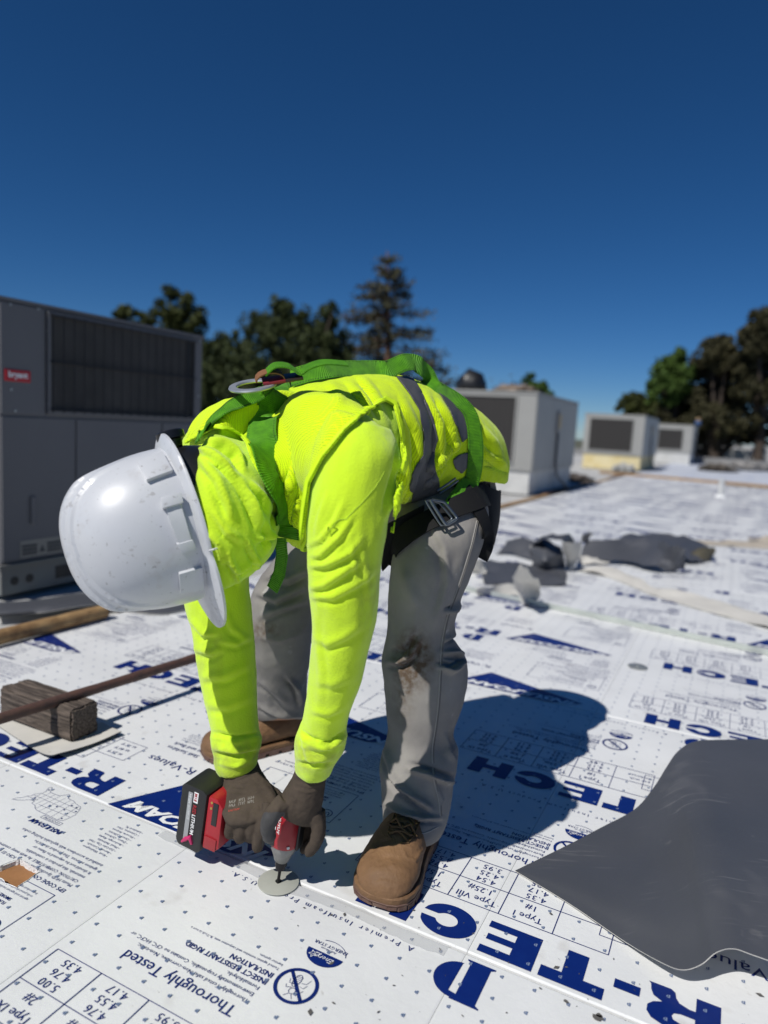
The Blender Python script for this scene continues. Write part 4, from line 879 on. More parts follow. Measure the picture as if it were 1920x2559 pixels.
# near arm (his left): shoulder to cuff
armL = [pring(835, 1035, 980, 1070, 1.14, .055), pring(800, 1105, 1001, 1130, 1.12, .074), pring(775, 1200, 985, 1210, 1.105, .073), pring(762, 1290, 972, 1290, 1.10, .070), pring(766, 1370, 960, 1370, 1.10, .066), pring(770, 1470, 948, 1470, 1.11, .063), pring(778, 1560, 936, 1560, 1.12, .059),
        pring(776, 1660, 915, 1660, 1.135, .054), pring(767, 1730, 895, 1730, 1.15, .050), pring(759, 1790, 873, 1795, 1.165, .046), pring(752, 1822, 866, 1832, 1.175, .045)]
cufL = [pring(752, 1806, 868, 1818, 1.175, .045), pring(748, 1822, 872, 1836, 1.178, .052), pring(738, 1850, 866, 1865, 1.185, .053), pring(736, 1880, 850, 1893, 1.19, .048), pring(738, 1900, 838, 1910, 1.195, .044), pring(735, 1920, 829, 1927, 1.20, .042), pring(741, 1932, 824, 1936, 1.202, .037)]
shoL = [(Vector((-.15, 1.32, .85)), Vector((.09, -.03, 0)), Vector((0, 0, .095))), (Vector((-.105, 1.24, .845)), Vector((.09, -.02, 0)), Vector((0, 0, .09))), (Vector((-.065, 1.16, .83)), Vector((.075, -.01, 0)), Vector((0, 0, .08))), (Vector((-.05, 1.11, .81)), Vector((.06, 0, 0)), Vector((0, 0, .06)))]
# far arm (his right)
armR = [pring(505, 1130, 690, 1120, 1.44, .075), pring(480, 1210, 670, 1210, 1.44, .082), pring(465, 1320, 648, 1320, 1.43, .076), pring(458, 1430, 622, 1430, 1.42, .070), pring(462, 1510, 628, 1510, 1.41, .066), pring(476, 1565, 634, 1570, 1.405, .064), pring(489, 1650, 638, 1650, 1.395, .061), pring(507, 1740, 642, 1745, 1.385, .057),
        pring(523, 1810, 648, 1815, 1.375, .053), pring(530, 1838, 650, 1840, 1.37, .050)]
cufR = [pring(531, 1822, 649, 1826, 1.37, .050), pring(524, 1836, 655, 1840, 1.37, .057), pring(527, 1862, 652, 1860, 1.37, .056), pring(535, 1888, 645, 1880, 1.37, .051), pring(534, 1905, 645, 1892, 1.37, .050), pring(541, 1930, 642, 1908, 1.37, .045)]
# hood / neck cloth between hard hat and collar
hood = [pring(468, 1215, 498, 1452, 1.165, .078), pring(484, 1165, 530, 1470, 1.165, .096), pring(500, 1122, 562, 1470, 1.172, .104), pring(514, 1094, 606, 1452, 1.18, .108), pring(540, 1083, 648, 1420, 1.195, .108), pring(577, 1093, 684, 1378, 1.215, .105), pring(622, 1108, 696, 1330, 1.24, .10), pring(662, 1110, 702, 1280, 1.27, .085)]
shoR = [(Vector((-.36, 1.47, .80)), Vector((.07, .05, 0)), Vector((0, 0, .07))), (Vector((-.30, 1.42, .835)), Vector((.09, .07, 0)), Vector((0, 0, .085))), (Vector((-.20, 1.33, .85)), Vector((.10, .09, 0)), Vector((0, 0, .095)))]
V, T = union('shirt', [torso_b, loft(dense(armL, 4)), loft(dense(cufL, 3)), loft(dense(armR, 4)), loft(dense(cufR, 3)), loft(dense(hood, 4)), loft(dense(shoR, 4), 24), loft(dense(shoL, 4), 24)], 0.0044, 10)
P, Z = topx(V); N = normals(V, T)
# large soft unevenness of worn cloth
V = V + N * (0.0032 * npnoise(V * np.array([11, 11, 7]), 3.0, 3) + 0.0012 * npnoise(V * np.array([45, 45, 14]), 9.0, 2))[:, None]
near = 1.36
V = folds(V, T, [   # near sleeve: creases fanning from the armpit, then soft rolls down to the cuff
    ([(775, 1392), (800, 1388), (850, 1340), (880, 1290)], 8, 5.0, 1), ([(772, 1415), (815, 1412), (870, 1385), (905, 1345)], 9, 5.6, 1), ([(768, 1365), (800, 1348), (835, 1300)], 7, 3.7, 1),
    ([(770, 1470), (810, 1462), (865, 1425), (900, 1400)], 10, 5.6, 1), ([(772, 1490), (830, 1492), (900, 1455), (940, 1420)], 10, 4.3, 1), 
    ([(785, 1590), (815, 1610), (860, 1590), (905, 1560)], 12, 3.7, 1), ([(790, 1530), (790, 1600), (802, 1680), (800, 1760)], 9, 2.5, -1), ([(790, 1700), (830, 1710), (880, 1690)], 12, 2.2, 1),
    ([(900, 1350), (915, 1430), (925, 1520)], 9, 2.5, 1), ([(870, 1320), (885, 1400), (890, 1450)], 8, 2.5, 1), ([(775, 1775), (820, 1785), (860, 1765)], 9, 2.5, 1), ([(820, 1230), (800, 1290), (790, 1340)], 8, 2.5, 1), ([(860, 1250), (835, 1310), (800, 1360)], 8, 3.1, 1),
    ([(740, 1862), (800, 1872), (860, 1852)], 7, 3.1, 1), ([(745, 1895), (790, 1902), (830, 1895)], 6, 3.1, 1), ([(758, 1835), (765, 1880), (790, 1925)], 7, 2.5, 1), ([(805, 1900), (815, 1925)], 6, 2.5),
    ([(750, 1826), (778, 1846), (822, 1858), (868, 1822)], 3.5, -8), ([(746, 1838), (776, 1858), (824, 1870), (870, 1836)], 5, 6), ([(740, 1905), (785, 1915), (832, 1908)], 4, -5), ([(524, 1830), (590, 1842), (654, 1830)], 3.5, -8), ([(526, 1844), (590, 1856), (652, 1844)], 5, 6), ([(536, 1884), (590, 1892), (645, 1878)], 4, -6),
    # far sleeve
    ([(475, 1545), (510, 1585), (545, 1582)], 9, 7, 1), ([(480, 1620), (530, 1632), (555, 1618)], 10, 6, 1), ([(545, 1600), (590, 1608), (630, 1590)], 9, 5, 1), ([(500, 1690), (560, 1690), (620, 1660)], 12, 5, 1), ([(515, 1760), (570, 1765), (630, 1740)], 12, 4, 1),
    ([(560, 1520), (580, 1570), (620, 1600)], 9, 5, 1), ([(535, 1870), (590, 1880), (645, 1868)], 7, 6, 1), ([(540, 1905), (590, 1915), (635, 1895)], 7, 5), ([(530, 1850), (590, 1855), (650, 1848)], 5, -4),
    # hood
    ([(492, 1118), (530, 1135), (565, 1165), (592, 1200)], 8, 12, 1), ([(515, 1098), (560, 1108), (592, 1132), (612, 1170)], 7, 12, 1), ([(505, 1150), (545, 1200), (570, 1260), (580, 1300)], 12, 10, 1), ([(595, 1190), (628, 1245), (648, 1300), (655, 1320)], 11, 12, 1), ([(620, 1200), (655, 1240), (680, 1280)], 9, 9, 1), ([(530, 1270), (570, 1330), (612, 1355)], 11, 8, 1), ([(520, 1330), (548, 1360), (560, 1410)], 10, 8, 1),
    ([(690, 1250), (686, 1300), (692, 1340)], 6, -14), ([(640, 1352), (670, 1340), (692, 1322)], 7, 10, 1), ([(555, 1400), (600, 1425), (655, 1390)], 8, 8, 1), ([(566, 1370), (588, 1430), (598, 1458)], 8, 10, 1), ([(615, 1345), (640, 1400), (648, 1425)], 7, 9, 1), ([(660, 1290), (672, 1340), (670, 1380)], 7, 8, 1), ([(535, 1110), (580, 1140), (605, 1185)], 5, -7)], 9)
V = folds(V, T, [   # back and flank cloth pulled towards the belt
    ([(1000, 1000), (1035, 1080), (1040, 1150), (1010, 1230)], 8, 10, 1), ([(1010, 1100), (1000, 1180), (975, 1260)], 8, 11, 1), ([(1085, 1000), (1118, 1065), (1130, 1125)], 8, 13, 1), ([(1060, 990), (1090, 1060), (1090, 1130), (1060, 1200)], 9, 13, 1), ([(1140, 1105), (1095, 1145), (1060, 1170)], 8, 14, -1), ([(1110, 1150), (1085, 1185), (1060, 1210)], 6, 9, 1),
    ([(1190, 1070), (1225, 1110), (1245, 1150)], 9, 12, 1), ([(1200, 1130), (1235, 1150), (1258, 1165)], 7, 12, 1), ([(1200, 1162), (1240, 1172), (1262, 1182)], 5, -10), ([(690, 1260), (720, 1310), (740, 1350)], 8, 11, 1), ([(735, 1175), (722, 1240), (738, 1310)], 8, 9, 1), ([(752, 1230), (745, 1290), (755, 1340)], 6, 7, 1), ([(820, 960), (850, 1000), (840, 1040)], 10, 5), ([(900, 950), (930, 990), (960, 1040)], 9, 7, 1), ([(1005, 1160), (990, 1215), (965, 1290)], 7, 9, 1), ([(1025, 1190), (1010, 1240), (985, 1300)], 6, 7, 1), ([(870, 965), (905, 1000), (925, 1030)], 8, 6, 1), ([(730, 1020), (800, 1000), (860, 1010)], 14, 4)], 9)
SHV, SHT = V, T
P, Z = topx(V); N = normals(V, T); rel = V - np.array(PEL); aa = rel @ np.array(fD); ll = rel @ np.array(lD)
# regions
hem_line = [(1300, 1170), (1275, 1192), (1254, 1208), (1205, 1200), (1150, 1204), (1091, 1222), (1031, 1278), (961, 1336), (900, 1385), (777, 1414), (736, 1390), (691, 1384), (640, 1430)]
below_hem = sdpoly(P, hem_line + [(640, 2200), (1300, 2200)])
arm_near = [(764, 1372), (773, 1290), (785, 1211), (815, 1150), (868, 1083), (920, 1033), (957, 1008), (978, 1018), (992, 1080), (1000, 1140), (993, 1190), (981, 1240), (971, 1300), (961, 1362), (1000, 2000), (740, 2000)]
neck_poly = [(380, 1100), (470, 1112), (511, 1092), (540, 1077), (565, 1073), (592, 1088), (611, 1118), (619, 1150), (641, 1190), (670, 1225), (699, 1253), (700, 1330), (692, 1374), (660, 1480), (380, 1500)]
armR_ax0, armR_ax1 = np.array([-.335, 1.44, .84]), np.array([-.30, 1.38, .1])
phi_arm = np.where(Z < 1.42, -sdpoly(P, arm_near), -60.0)
phi_neck = np.where(Z < 1.40, -sdpoly(P, neck_poly), -60.0)
phi_far = ((V - np.array([-.30, 1.43, .8])) @ np.array(-lD)) / .0008
phi_low = np.where(Z < 1.35, -400 + 0 * Z, 0)                         # far sleeve below the chest
phi_armR = np.where((V[:, 2] < .70) & (ll < .02), 60.0, -60.0)
phi_hem = -below_hem
m_shirt = mat('hi_vis_shirt', (0.60, 0.86, 0.020), 0.85, var=(9, 0.10, (0.54, 0.78, 0.03)), bump=(300, 0.45, 0.0025), spec=0.15, sheen=0.3, spots=((60, 0.76, (0.30, 0.46, 0.05)),))
person = empty('person', (.0, 1.6, 0)); tag(person, 'worker in hi-vis vest, white hard hat and grey jeans bending down to drive a screw', 'person')
pinv = Matrix.Translation(-Vector(person.location))
def wear(name, V, T, m, parent=None, smooth=True):
    Vl = np.asarray(V) - np.array(person.location); o = npmesh(name, Vl, T, m, parent or person, smooth); return o
cl = clip_np(V, T, np.where(Z < 1.34, np.where(P[:, 0] > 945, -1, -1), 1) * 0 - 1.0)
keep = np.maximum(np.where((aa < .30) & (V[:, 2] < .95), phi_hem + 8, -60.0), np.where(aa < -.02, 60.0, -60.0)) * 1.0
keep = np.where((Z < 1.36) & (aa > .2), -60.0, keep)
Vs, Ts = clip_np(V, T, keep); sho = wear('shirt', Vs, Ts, m_shirt)
P2_, Z2_ = topx(Vs); gr_ = np.exp(-((P2_[:, 1] - 1890) / 45) ** 2) * .55 + np.exp(-(((P2_[:, 0] - 930) / 45) ** 2 + ((P2_[:, 1] - 1480) / 120) ** 2)) * .35 + np.exp(-(((P2_[:, 0] - 520) / 50) ** 2 + ((P2_[:, 1] - 1640) / 90) ** 2)) * .3
at_ = sho.data.attributes.new('grime', 'FLOAT', 'POINT'); at_.data.foreach_set('value', np.clip(gr_, 0, 1).astype(float))
t = m_shirt.node_tree; bs = t.nodes['Principled BSDF']; an = t.nodes.new('ShaderNodeAttribute'); an.attribute_name = 'grime'; nz_ = t.nodes.new('ShaderNodeTexNoise'); nz_.inputs['Scale'].default_value = 45; nz_.inputs['Detail'].default_value = 8
tc = [n for n in t.nodes if n.type == 'TEX_COORD'][0]; t.links.new(tc.outputs['Object'], nz_.inputs['Vector'])
mm = t.nodes.new('ShaderNodeMath'); mm.operation = 'MULTIPLY_ADD'; t.links.new(nz_.outputs[0], mm.inputs[0]); mm.inputs[1].default_value = 3.0; mm.inputs[2].default_value = -.95
m2 = t.nodes.new('ShaderNodeMath'); m2.operation = 'MULTIPLY'; m2.use_clamp = True; t.links.new(mm.outputs[0], m2.inputs[0]); t.links.new(an.outputs['Fac'], m2.inputs[1])
mx = t.nodes.new('ShaderNodeMix'); mx.data_type = 'RGBA'; t.links.new(bs.inputs['Base Color'].links[0].from_socket, mx.inputs[6]); mx.inputs[7].default_value = (0.26, 0.27, 0.05, 1); t.links.new(m2.outputs[0], mx.inputs[0]); t.links.new(mx.outputs[2], bs.inputs['Base Color'])
# vest: the same cloth lifted a little off the shirt, cut out for arms, neck and hem
phi_v = np.maximum.reduce([phi_arm, phi_neck, phi_far, phi_armR, phi_hem])
off = 0.006
Vv = V + N * off
UV = np.stack([aa, np.arctan2(ll, rel[:, 2] - .86) * .16], 1)
VV, VT, VUV = clip_np(Vv, T, phi_v, (UV,))
m_vest = mat('hi_vis_mesh_vest', (0.66, 0.90, 0.004), 0.8, spec=0.15, sheen=0.2)
t = m_vest.node_tree; bs = t.nodes['Principled BSDF']; uvn = t.nodes.new('ShaderNodeUVMap'); sx = t.nodes.new('ShaderNodeSeparateXYZ'); t.links.new(uvn.outputs[0], sx.inputs[0])
def mth(op, a, b=None):
    n_ = t.nodes.new('ShaderNodeMath'); n_.operation = op
    for i, q in enumerate((a, b)):
        if q is None: continue
        if isinstance(q, (int, float)): n_.inputs[i].default_value = q
        else: t.links.new(q, n_.inputs[i])
    return n_.outputs[0]
kk = 2 * math.pi / 0.0056
su = mth('SINE', mth('MULTIPLY', mth('ADD', sx.outputs[0], sx.outputs[1]), kk)); sv = mth('SINE', mth('MULTIPLY', mth('SUBTRACT', sx.outputs[0], sx.outputs[1]), kk))
hole = mth('GREATER_THAN', mth('MULTIPLY', su, sv), 0.28)
mx = t.nodes.new('ShaderNodeMix'); mx.data_type = 'RGBA'; mx.inputs[6].default_value = (0.68, 0.92, 0.004, 1); mx.inputs[7].default_value = (0.44, 0.60, 0.004, 1); t.links.new(hole, mx.inputs[0]); t.links.new(mx.outputs[2], bs.inputs['Base Color'])  # mesh holes coloured darker for the shaded shirt behind them
bp = t.nodes.new('ShaderNodeBump'); bp.inputs['Strength'].default_value = .6; bp.inputs['Distance'].default_value = .0015; bp.invert = True; t.links.new(hole, bp.inputs['Height']); t.links.new(bp.outputs[0], bs.inputs['Normal'])
vest = wear('safety_vest', VV, VT, m_vest); mesh_uv(vest, VUV)
md = vest.modifiers.new('thickness', 'SOLIDIFY'); md.thickness = 0.0022; md.offset = 1
# trim along the armhole and neckline
def edge_trim(name, V, T, phi, lo, hi, offs, m, parent):
    A, B = clip_np(V, T, np.maximum(phi - hi, lo - phi)); return A, B
m_trim = mat('vest_binding', (0.62, 0.90, 0.02), 0.7, spec=0.2)
base_other = np.maximum.reduce([phi_neck, phi_far, phi_armR, phi_hem])
A_, B_ = clip_np(V + N * 0.0095, T, np.maximum.reduce([phi_arm - .5, -8 - phi_arm, base_other])); o = wear('armhole_binding', A_, B_, m_trim, vest); md = o.modifiers.new('t', 'SOLIDIFY'); md.thickness = .002; md.offset = 1; o.location = (0, 0, 0)
base_other = np.maximum.reduce([phi_arm, phi_far, phi_armR, phi_hem])
A_, B_ = clip_np(V + N * 0.0095, T, np.maximum.reduce([phi_neck - .5, -7 - phi_neck, base_other])); o = wear('neck_binding', A_, B_, m_trim, vest); md = o.modifiers.new('t', 'SOLIDIFY'); md.thickness = .002; md.offset = 1
# reflective bands
c4 = lambda L: [(850 + x / 3.32, 880 + y / 3.32) for x, y in L]
band1 = c4([(455, 240), (550, 370), (630, 500), (655, 700), (660, 850), (590, 1000), (572, 1080), (580, 1200), (598, 1330), (730, 1240), (807, 1130), (785, 1000), (775, 850), (815, 720), (792, 610), (765, 530), (690, 410), (585, 240)])
band2 = c4([(800, 370), (880, 500), (945, 640), (980, 750), (1060, 690), (1085, 620), (1010, 500), (910, 400)])
band3 = c4([(905, 900), (960, 850), (1035, 830), (1040, 930), (985, 1000), (930, 960)])
m_refl = mat('reflective_grey', (0.085, 0.085, 0.092), 0.5, var=(14, .12), bump=(260, .1, .001), spec=0.5)
back_ok = np.where(N[:, 2] > -.4, -60.0, 60.0)
for nm, bd in (('reflective_band', band1), ('reflective_band', band2), ('reflective_band', band3)):
    ph = np.maximum.reduce([np.where(Z < 1.75, sdpoly(P, bd), 60.), phi_v, np.where((N * (V - np.array([0, 0, CAMZ]))).sum(1) < 0.15, -60., 60.)])
    A_, B_ = clip_np(V + N * 0.0098, T, ph)
    if len(B_): o = wear(nm, A_, B_, m_refl, vest); md = o.modifiers.new('t', 'SOLIDIFY'); md.thickness = .0015; md.offset = 1
bvh = BVHTree.FromPolygons([Vector(p) for p in (V + N * .009)], [tuple(int(i) for i in q) for q in T])

# ------------------------------------------------------------------ jeans
pelv = [tring(-.140, .72, .05, .05, .06), tring(-.130, .725, .090, .085, .09), tring(-.085, .735, .120, .098, .11), tring(-.01, .75, .115, .095, .12, 0, -.01), tring(.07, .77, .085, .075, .12, 0, -.035), tring(.14, .79, .06, .05, .10, 0, -.04)]
legL = [pring(1060, 1205, 1195, 1215, 1.60, .05), pring(1010, 1252, 1218, 1255, 1.575, .085), pring(988, 1300, 1222, 1305, 1.545, .102), pring(986, 1350, 1208, 1355, 1.52, .098), pring(980, 1400, 1190, 1400, 1.505, .093), pring(974, 1450, 1172, 1450, 1.495, .088), pring(970, 1515, 1148, 1515, 1.485, .082), pring(966, 1586, 1131, 1586, 1.48, .077),
        pring(955, 1644, 1164, 1647, 1.475, .080), pring(960, 1703, 1167, 1703, 1.47, .078), pring(963, 1774, 1153, 1770, 1.465, .077), pring(966, 1830, 1132, 1834, 1.46, .075), pring(957, 1873, 1145, 1875, 1.45, .078), pring(948, 1917, 1142, 1917, 1.44, .080), pring(953, 1954, 1133, 1954, 1.43, .080), pring(956, 2004, 1127, 2004, 1.415, .082), pring(957, 2040, 1119, 2040, 1.403, .083), pring(960, 2062, 1110, 2060, 1.40, .082), pring(964, 2076, 1104, 2072, 1.398, .078)]
legR = [cring(1000, 1200, 1.75, .10, -1, 1), cring(905, 1310, 1.73, .098, -1, 1), cring(795, 1415, 1.71, .096, -.9, 1), cring(716, 1505, 1.69, .088, -.5, 1), cring(698, 1590, 1.695, .083, -.05, 1), cring(697, 1660, 1.72, .078, .05, 1), cring(697, 1710, 1.75, .074, .05, 1), cring(698, 1755, 1.78, .071, .05, 1), cring(700, 1785, 1.80, .068, .05, 1), cring(701, 1800, 1.81, .063, .05, 1)]
V, T = union('jeans', [loft(dense(pelv, 4), 40), loft(dense(legL, 4), 40), loft(dense(legR, 4), 36)], 0.0050, 6)
N = normals(V, T); V = V + N * (0.0035 * npnoise(V * 9, 1.0, 3) + 0.0012 * npnoise(V * np.array([40, 40, 20]), 4.0, 2))[:, None]
V = folds(V, T, [([(965, 1655), (1000, 1655), (1025, 1640), (1045, 1600)], 8.5, 15.5, 1), ([(975, 1625), (1010, 1628), (1050, 1580)], 7.6499999999999995, -9.3), ([(1095, 1665), (1130, 1675), (1165, 1650)], 6.8, 18.6, -1), ([(1105, 1632), (1140, 1632), (1160, 1640)], 6.8, 14.0, 1), ([(1110, 1530), (1135, 1525), (1150, 1505)], 5.95, 12.4, -1), ([(1105, 1605), (1125, 1590), (1140, 1560)], 5.95, 12.4, 1),
    ([(1020, 1920), (1060, 1930), (1100, 1945), (1135, 1955)], 7.6499999999999995, 21.7, -1), ([(975, 1935), (1000, 1965), (1040, 1995), (1080, 2025)], 8.5, 20.2, 1), ([(965, 2010), (1000, 2030), (1050, 2045), (1105, 2045)], 6.8, 15.5, 1), ([(965, 2035), (1000, 2055), (1050, 2068)], 5.1, -14.0), ([(1080, 1940), (1100, 2000), (1095, 2040)], 7.6499999999999995, 9.3), ([(960, 1870), (975, 1910), (985, 1950)], 8.5, 9.3, 1), ([(1110, 1830), (1120, 1880), (1135, 1900)], 7.6499999999999995, 10.8, -1),
    ([(1070, 1290), (1110, 1370), (1120, 1450), (1090, 1560)], 10.2, 6.2, 1), ([(1000, 1400), (1020, 1460), (1040, 1520)], 15.299999999999999, 7.8), ([(640, 1480), (690, 1500), (760, 1465)], 10.2, 12.4, 1), ([(650, 1540), (700, 1520), (765, 1500)], 9.35, 10.8, 1), ([(660, 1440), (720, 1450), (770, 1420)], 10.2, 10.8, 1), ([(645, 1590), (700, 1600), (760, 1580)], 8.5, 6.2),
    ([(650, 1765), (700, 1785), (755, 1790)], 6.8, 12.4, 1), ([(720, 1690), (745, 1720), (755, 1760)], 6.8, 12.4, 1), ([(650, 1700), (690, 1730), (720, 1760)], 8.5, 7.8, 1)], 9)
JV, JT = V, T
P, Z = topx(V)
# open the hems at the boots
zc = V[:, 2]
hemN = np.where(P[:, 1] > 1990, P[:, 1] - (2066 + 14 * np.sin((P[:, 0] - 960) / 60.0)), -50.)
m_jean = mat('grey_denim', (0.30, 0.285, 0.265), 0.85, var=(6, 0.25, (0.20, 0.188, 0.178)), bump=(520, 0.35, 0.002), spec=0.15, spots=((14, 0.66, (0.34, 0.33, 0.315)),))
jeans = wear('jeans', V, T, m_jean)
# mud on the knees: vertex-painted dirt with a shape of its own
dirt = np.clip(1 - np.hypot((P[:, 0] - 1035) / 62, (P[:, 1] - 1650) / 95), 0, 1) * 1.7 + np.clip(1 - np.hypot((P[:, 0] - 1010) / 40, (P[:, 1] - 1740) / 90), 0, 1) * .6 + np.where(Z > 1.6, np.clip(1 - np.hypot((P[:, 0] - 660) / 60, (P[:, 1] - 1575) / 40), 0, 1) * .8, 0)
at_ = jeans.data.attributes.new('mud', 'FLOAT', 'POINT'); at_.data.foreach_set('value', np.clip(dirt, 0, 1).astype(float))
t = m_jean.node_tree; bs = t.nodes['Principled BSDF']; an = t.nodes.new('ShaderNodeAttribute'); an.attribute_name = 'mud'; nz_ = t.nodes.new('ShaderNodeTexNoise'); nz_.inputs['Scale'].default_value = 70; nz_.inputs['Detail'].default_value = 8
tc = [n for n in t.nodes if n.type == 'TEX_COORD'][0]; t.links.new(tc.outputs['Object'], nz_.inputs['Vector'])
mm = t.nodes.new('ShaderNodeMath'); mm.operation = 'MULTIPLY_ADD'; t.links.new(nz_.outputs[0], mm.inputs[0]); mm.inputs[1].default_value = 3.4; mm.inputs[2].default_value = -.95
m2 = t.nodes.new('ShaderNodeMath'); m2.operation = 'MULTIPLY'; m2.use_clamp = True; t.links.new(mm.outputs[0], m2.inputs[0]); t.links.new(an.outputs['Fac'], m2.inputs[1])
mx = t.nodes.new('ShaderNodeMix'); mx.data_type = 'RGBA'; src = bs.inputs['Base Color'].links[0].from_socket; t.links.new(src, mx.inputs[6]); mx.inputs[7].default_value = (0.11, 0.078, 0.055, 1); t.links.new(m2.outputs[0], mx.inputs[0]); t.links.new(mx.outputs[2], bs.inputs['Base Color'])
jbvh = BVHTree.FromPolygons([Vector(p) for p in V], [tuple(int(i) for i in q) for q in T])

JN = normals(JV, JT); SN = normals(SHV, SHT)
bvh_all = BVHTree.FromPolygons([Vector(p) for p in (SHV + SN * .009)] + [Vector(p) for p in (JV + JN * .003)], [tuple(int(i) for i in q) for q in SHT] + [tuple(int(i) + len(SHV) for i in q) for q in JT])
def child(name, b, m, parent, smooth=True, bevel=0, ang=.6, seg=2):
    """mesh given in world coordinates, hung under a part of the worker"""
    b.v = [tuple(Vector(p) - Vector(person.location)) for p in b.v]; o = b.build(name, m, parent, smooth and not bevel, bevel, seg)
    if smooth: smooth_by_angle(o, ang)
    return o
# ------------------------------------------------------------------ hard hat
hU = Vector((-.82, -.50, -.25)).normalized(); hF = Vector((.27, -.10, -.94)); hF = (hF - hU * hF.dot(hU)).normalized(); hL = hU.cross(hF)
hC = at(446, 1308, 1.165)
def H(x, y, z): return hC + hL * x + hF * y + hU * z
m_hat = mat('white_hat_plastic', (0.56, 0.575, 0.60), 0.36, spec=0.5, coat=0.2, var=(7, 0.05, (0.51, 0.525, 0.55)), bump=(500, 0.03, 0.001), spots=((16, 0.60, (0.50, 0.505, 0.52)), (40, 0.635, (0.40, 0.40, 0.405)), (75, 0.665, (0.27, 0.265, 0.26)), (170, 0.68, (0.14, 0.14, 0.14))))
def sm(x, a, b): t = min(1, max(0, (x - a) / (b - a))); return t * t * (3 - 2 * t)
b = MB(); NT, NP = 160, 72; V_ = []; F_ = []
def hat_pt(th, f, extra=0.0):
    c_, s_ = math.cos(th), math.sin(th); ly = .133 if s_ > 0 else .130; lx = .108
    ph = f * math.pi / 2; rad = math.sin(ph) ** .76; z = .170 * math.cos(ph) ** .82
    x, y = lx * rad * c_, ly * rad * s_
    n = Vector((x / lx ** 2, y / ly ** 2, max(z, .001) / .168 ** 2)).normalized()
    rid = (.0055 * (1 - sm(abs(x), .020, .0235)) + .0055 * (1 - sm(abs(x), .037, .0405))) * (1 - sm(abs(y), .095, .126)) * sm(z, .03, .06)
    p = Vector((x, y, z)) + n * (rid + extra); return p, n
for j in range(NP + 1):
    for i in range(NT):
        th = 2 * math.pi * i / NT; p, n = hat_pt(th, max(.002, j / NP)); V_.append(H(*p))
prof = ((.003, -.0015), (.35, -.004), (.8, -.008), (1.0, -.0105), (1.0, -.0145), (.7, -.0125), (.2, -.009), (-.15, -.006))
for k, (g_, dz) in enumerate(prof):
    for i in range(NT):
        th = 2 * math.pi * i / NT; c_, s_ = math.cos(th), math.sin(th)
        bw = .0125 + (.044 * max(0, (s_ - .45) / .55) ** .8 if s_ > .45 else 0) + (.016 * max(0, -s_ - .4) if s_ < -.4 else 0)
        lx, ly = .108, .133 if s_ > 0 else .130; dr = -.004 * max(0, (s_ - .45) * 1.8) * max(g_, 0)
        V_.append(H(c_ * (lx + bw * g_ * .9), s_ * (ly + bw * g_), dz + dr))
R_ = NP + 1 + len(prof)
for j in range(R_ - 1):
    for i in range(NT): i2 = (i + 1) % NT; F_.append((j * NT + i, j * NT + i2, (j + 1) * NT + i2, (j + 1) * NT + i))
b.add(V_, F_); hat = child('hard_hat', b, m_hat, person, ang=.9)
md = hat.modifiers.new('t', 'SOLIDIFY'); md.thickness = .0022; md.offset = -1
hb_ = BVHTree.FromPolygons([Vector(p) for p in V_], F_)
def lug(name, poly, depth, m=m_hat):
    """raised block whose outline is given in (angle deg, height) on the shell"""
    pts = []; bt = []
    for a_, z_ in poly:
        th = math.radians(a_); f = math.acos(min(1, (max(z_, .0005) / .170) ** (1 / .82))) / (math.pi / 2); p, n = hat_pt(th, f); bt.append(H(*(p - n * .004))); pts.append(H(*(p + n * depth)))
    q = MB(); n_ = len(pts); q.add(bt + pts, [tuple(range(n_, 2 * n_))] + [(i, (i + 1) % n_, n_ + (i + 1) % n_, n_ + i) for i in range(n_)]); return child(name, q, m, hat, True, .0015, .5)
lug('accessory_slot', [(-16, .010), (-16, .030), (-10, .034), (0, .034), (10, .032), (18, .028), (18, .010), (0, .012)], .008)
lug('slot_block', [(-18, .006), (-18, .036), (-11, .039), (-11, .008)], .013); lug('slot_block', [(13, .010), (13, .034), (20, .030), (20, .008)], .012)
lug('suspension_lug', [(-58, .004), (-54, .046), (-34, .046), (-36, .004)], .009); lug('suspension_lug', [(34, .004), (34, .040), (52, .042), (56, .004)], .008)
lug('suspension_lug', [(124, .004), (128, .040), (146, .040), (146, .004)], .008); lug('suspension_lug', [(214, .004), (214, .046), (234, .046), (238, .004)], .009)
# suspension: nape band, ratchet knob
m_bp = mat('black_strap_plastic', (0.010, 0.010, 0.011), 0.30, spec=0.5)
b = MB(); V_ = []; F_ = []; n_ = 30
for i in range(n_):
    th = math.radians(180 + 15 + 180 * i / (n_ - 1) * .96); k = math.sin(math.pi * i / (n_ - 1))
    c_, s_ = math.cos(th), math.sin(th)
    for (rr, z) in ((1.0, .004), (1.08, -.012), (1.12, -.030 - .012 * k), (1.07, -.050 - .020 * k), (.97, -.054 - .020 * k)): V_.append(H(.088 * c_ * rr, .112 * s_ * rr, z))
for i in range(n_ - 1):
    for j in range(4): F_.append((i * 5 + j, i * 5 + j + 1, (i + 1) * 5 + j + 1, (i + 1) * 5 + j))
b.add(V_, F_); child('nape_band', b, m_bp, hat)
kc = H(.005, -.137, -.028); b = MB(); b.tube([kc + hF * .012, kc, kc - hF * .002, kc - hF * .014, kc - hF * .016], [.015, .0175, .0235, .0235, .021], n=28); kb = child('ratchet_knob', b, m_bp, hat, ang=.5)
b = MB(); cl_ = H(.112, .055, -.016); b.tube([cl_ + hL * .006 * math.cos(a_) + hU * .006 * math.sin(a_) for a_ in np.linspace(0, 6.28, 13)], .0016, n=6); child('clip', b, m_hat, hat)

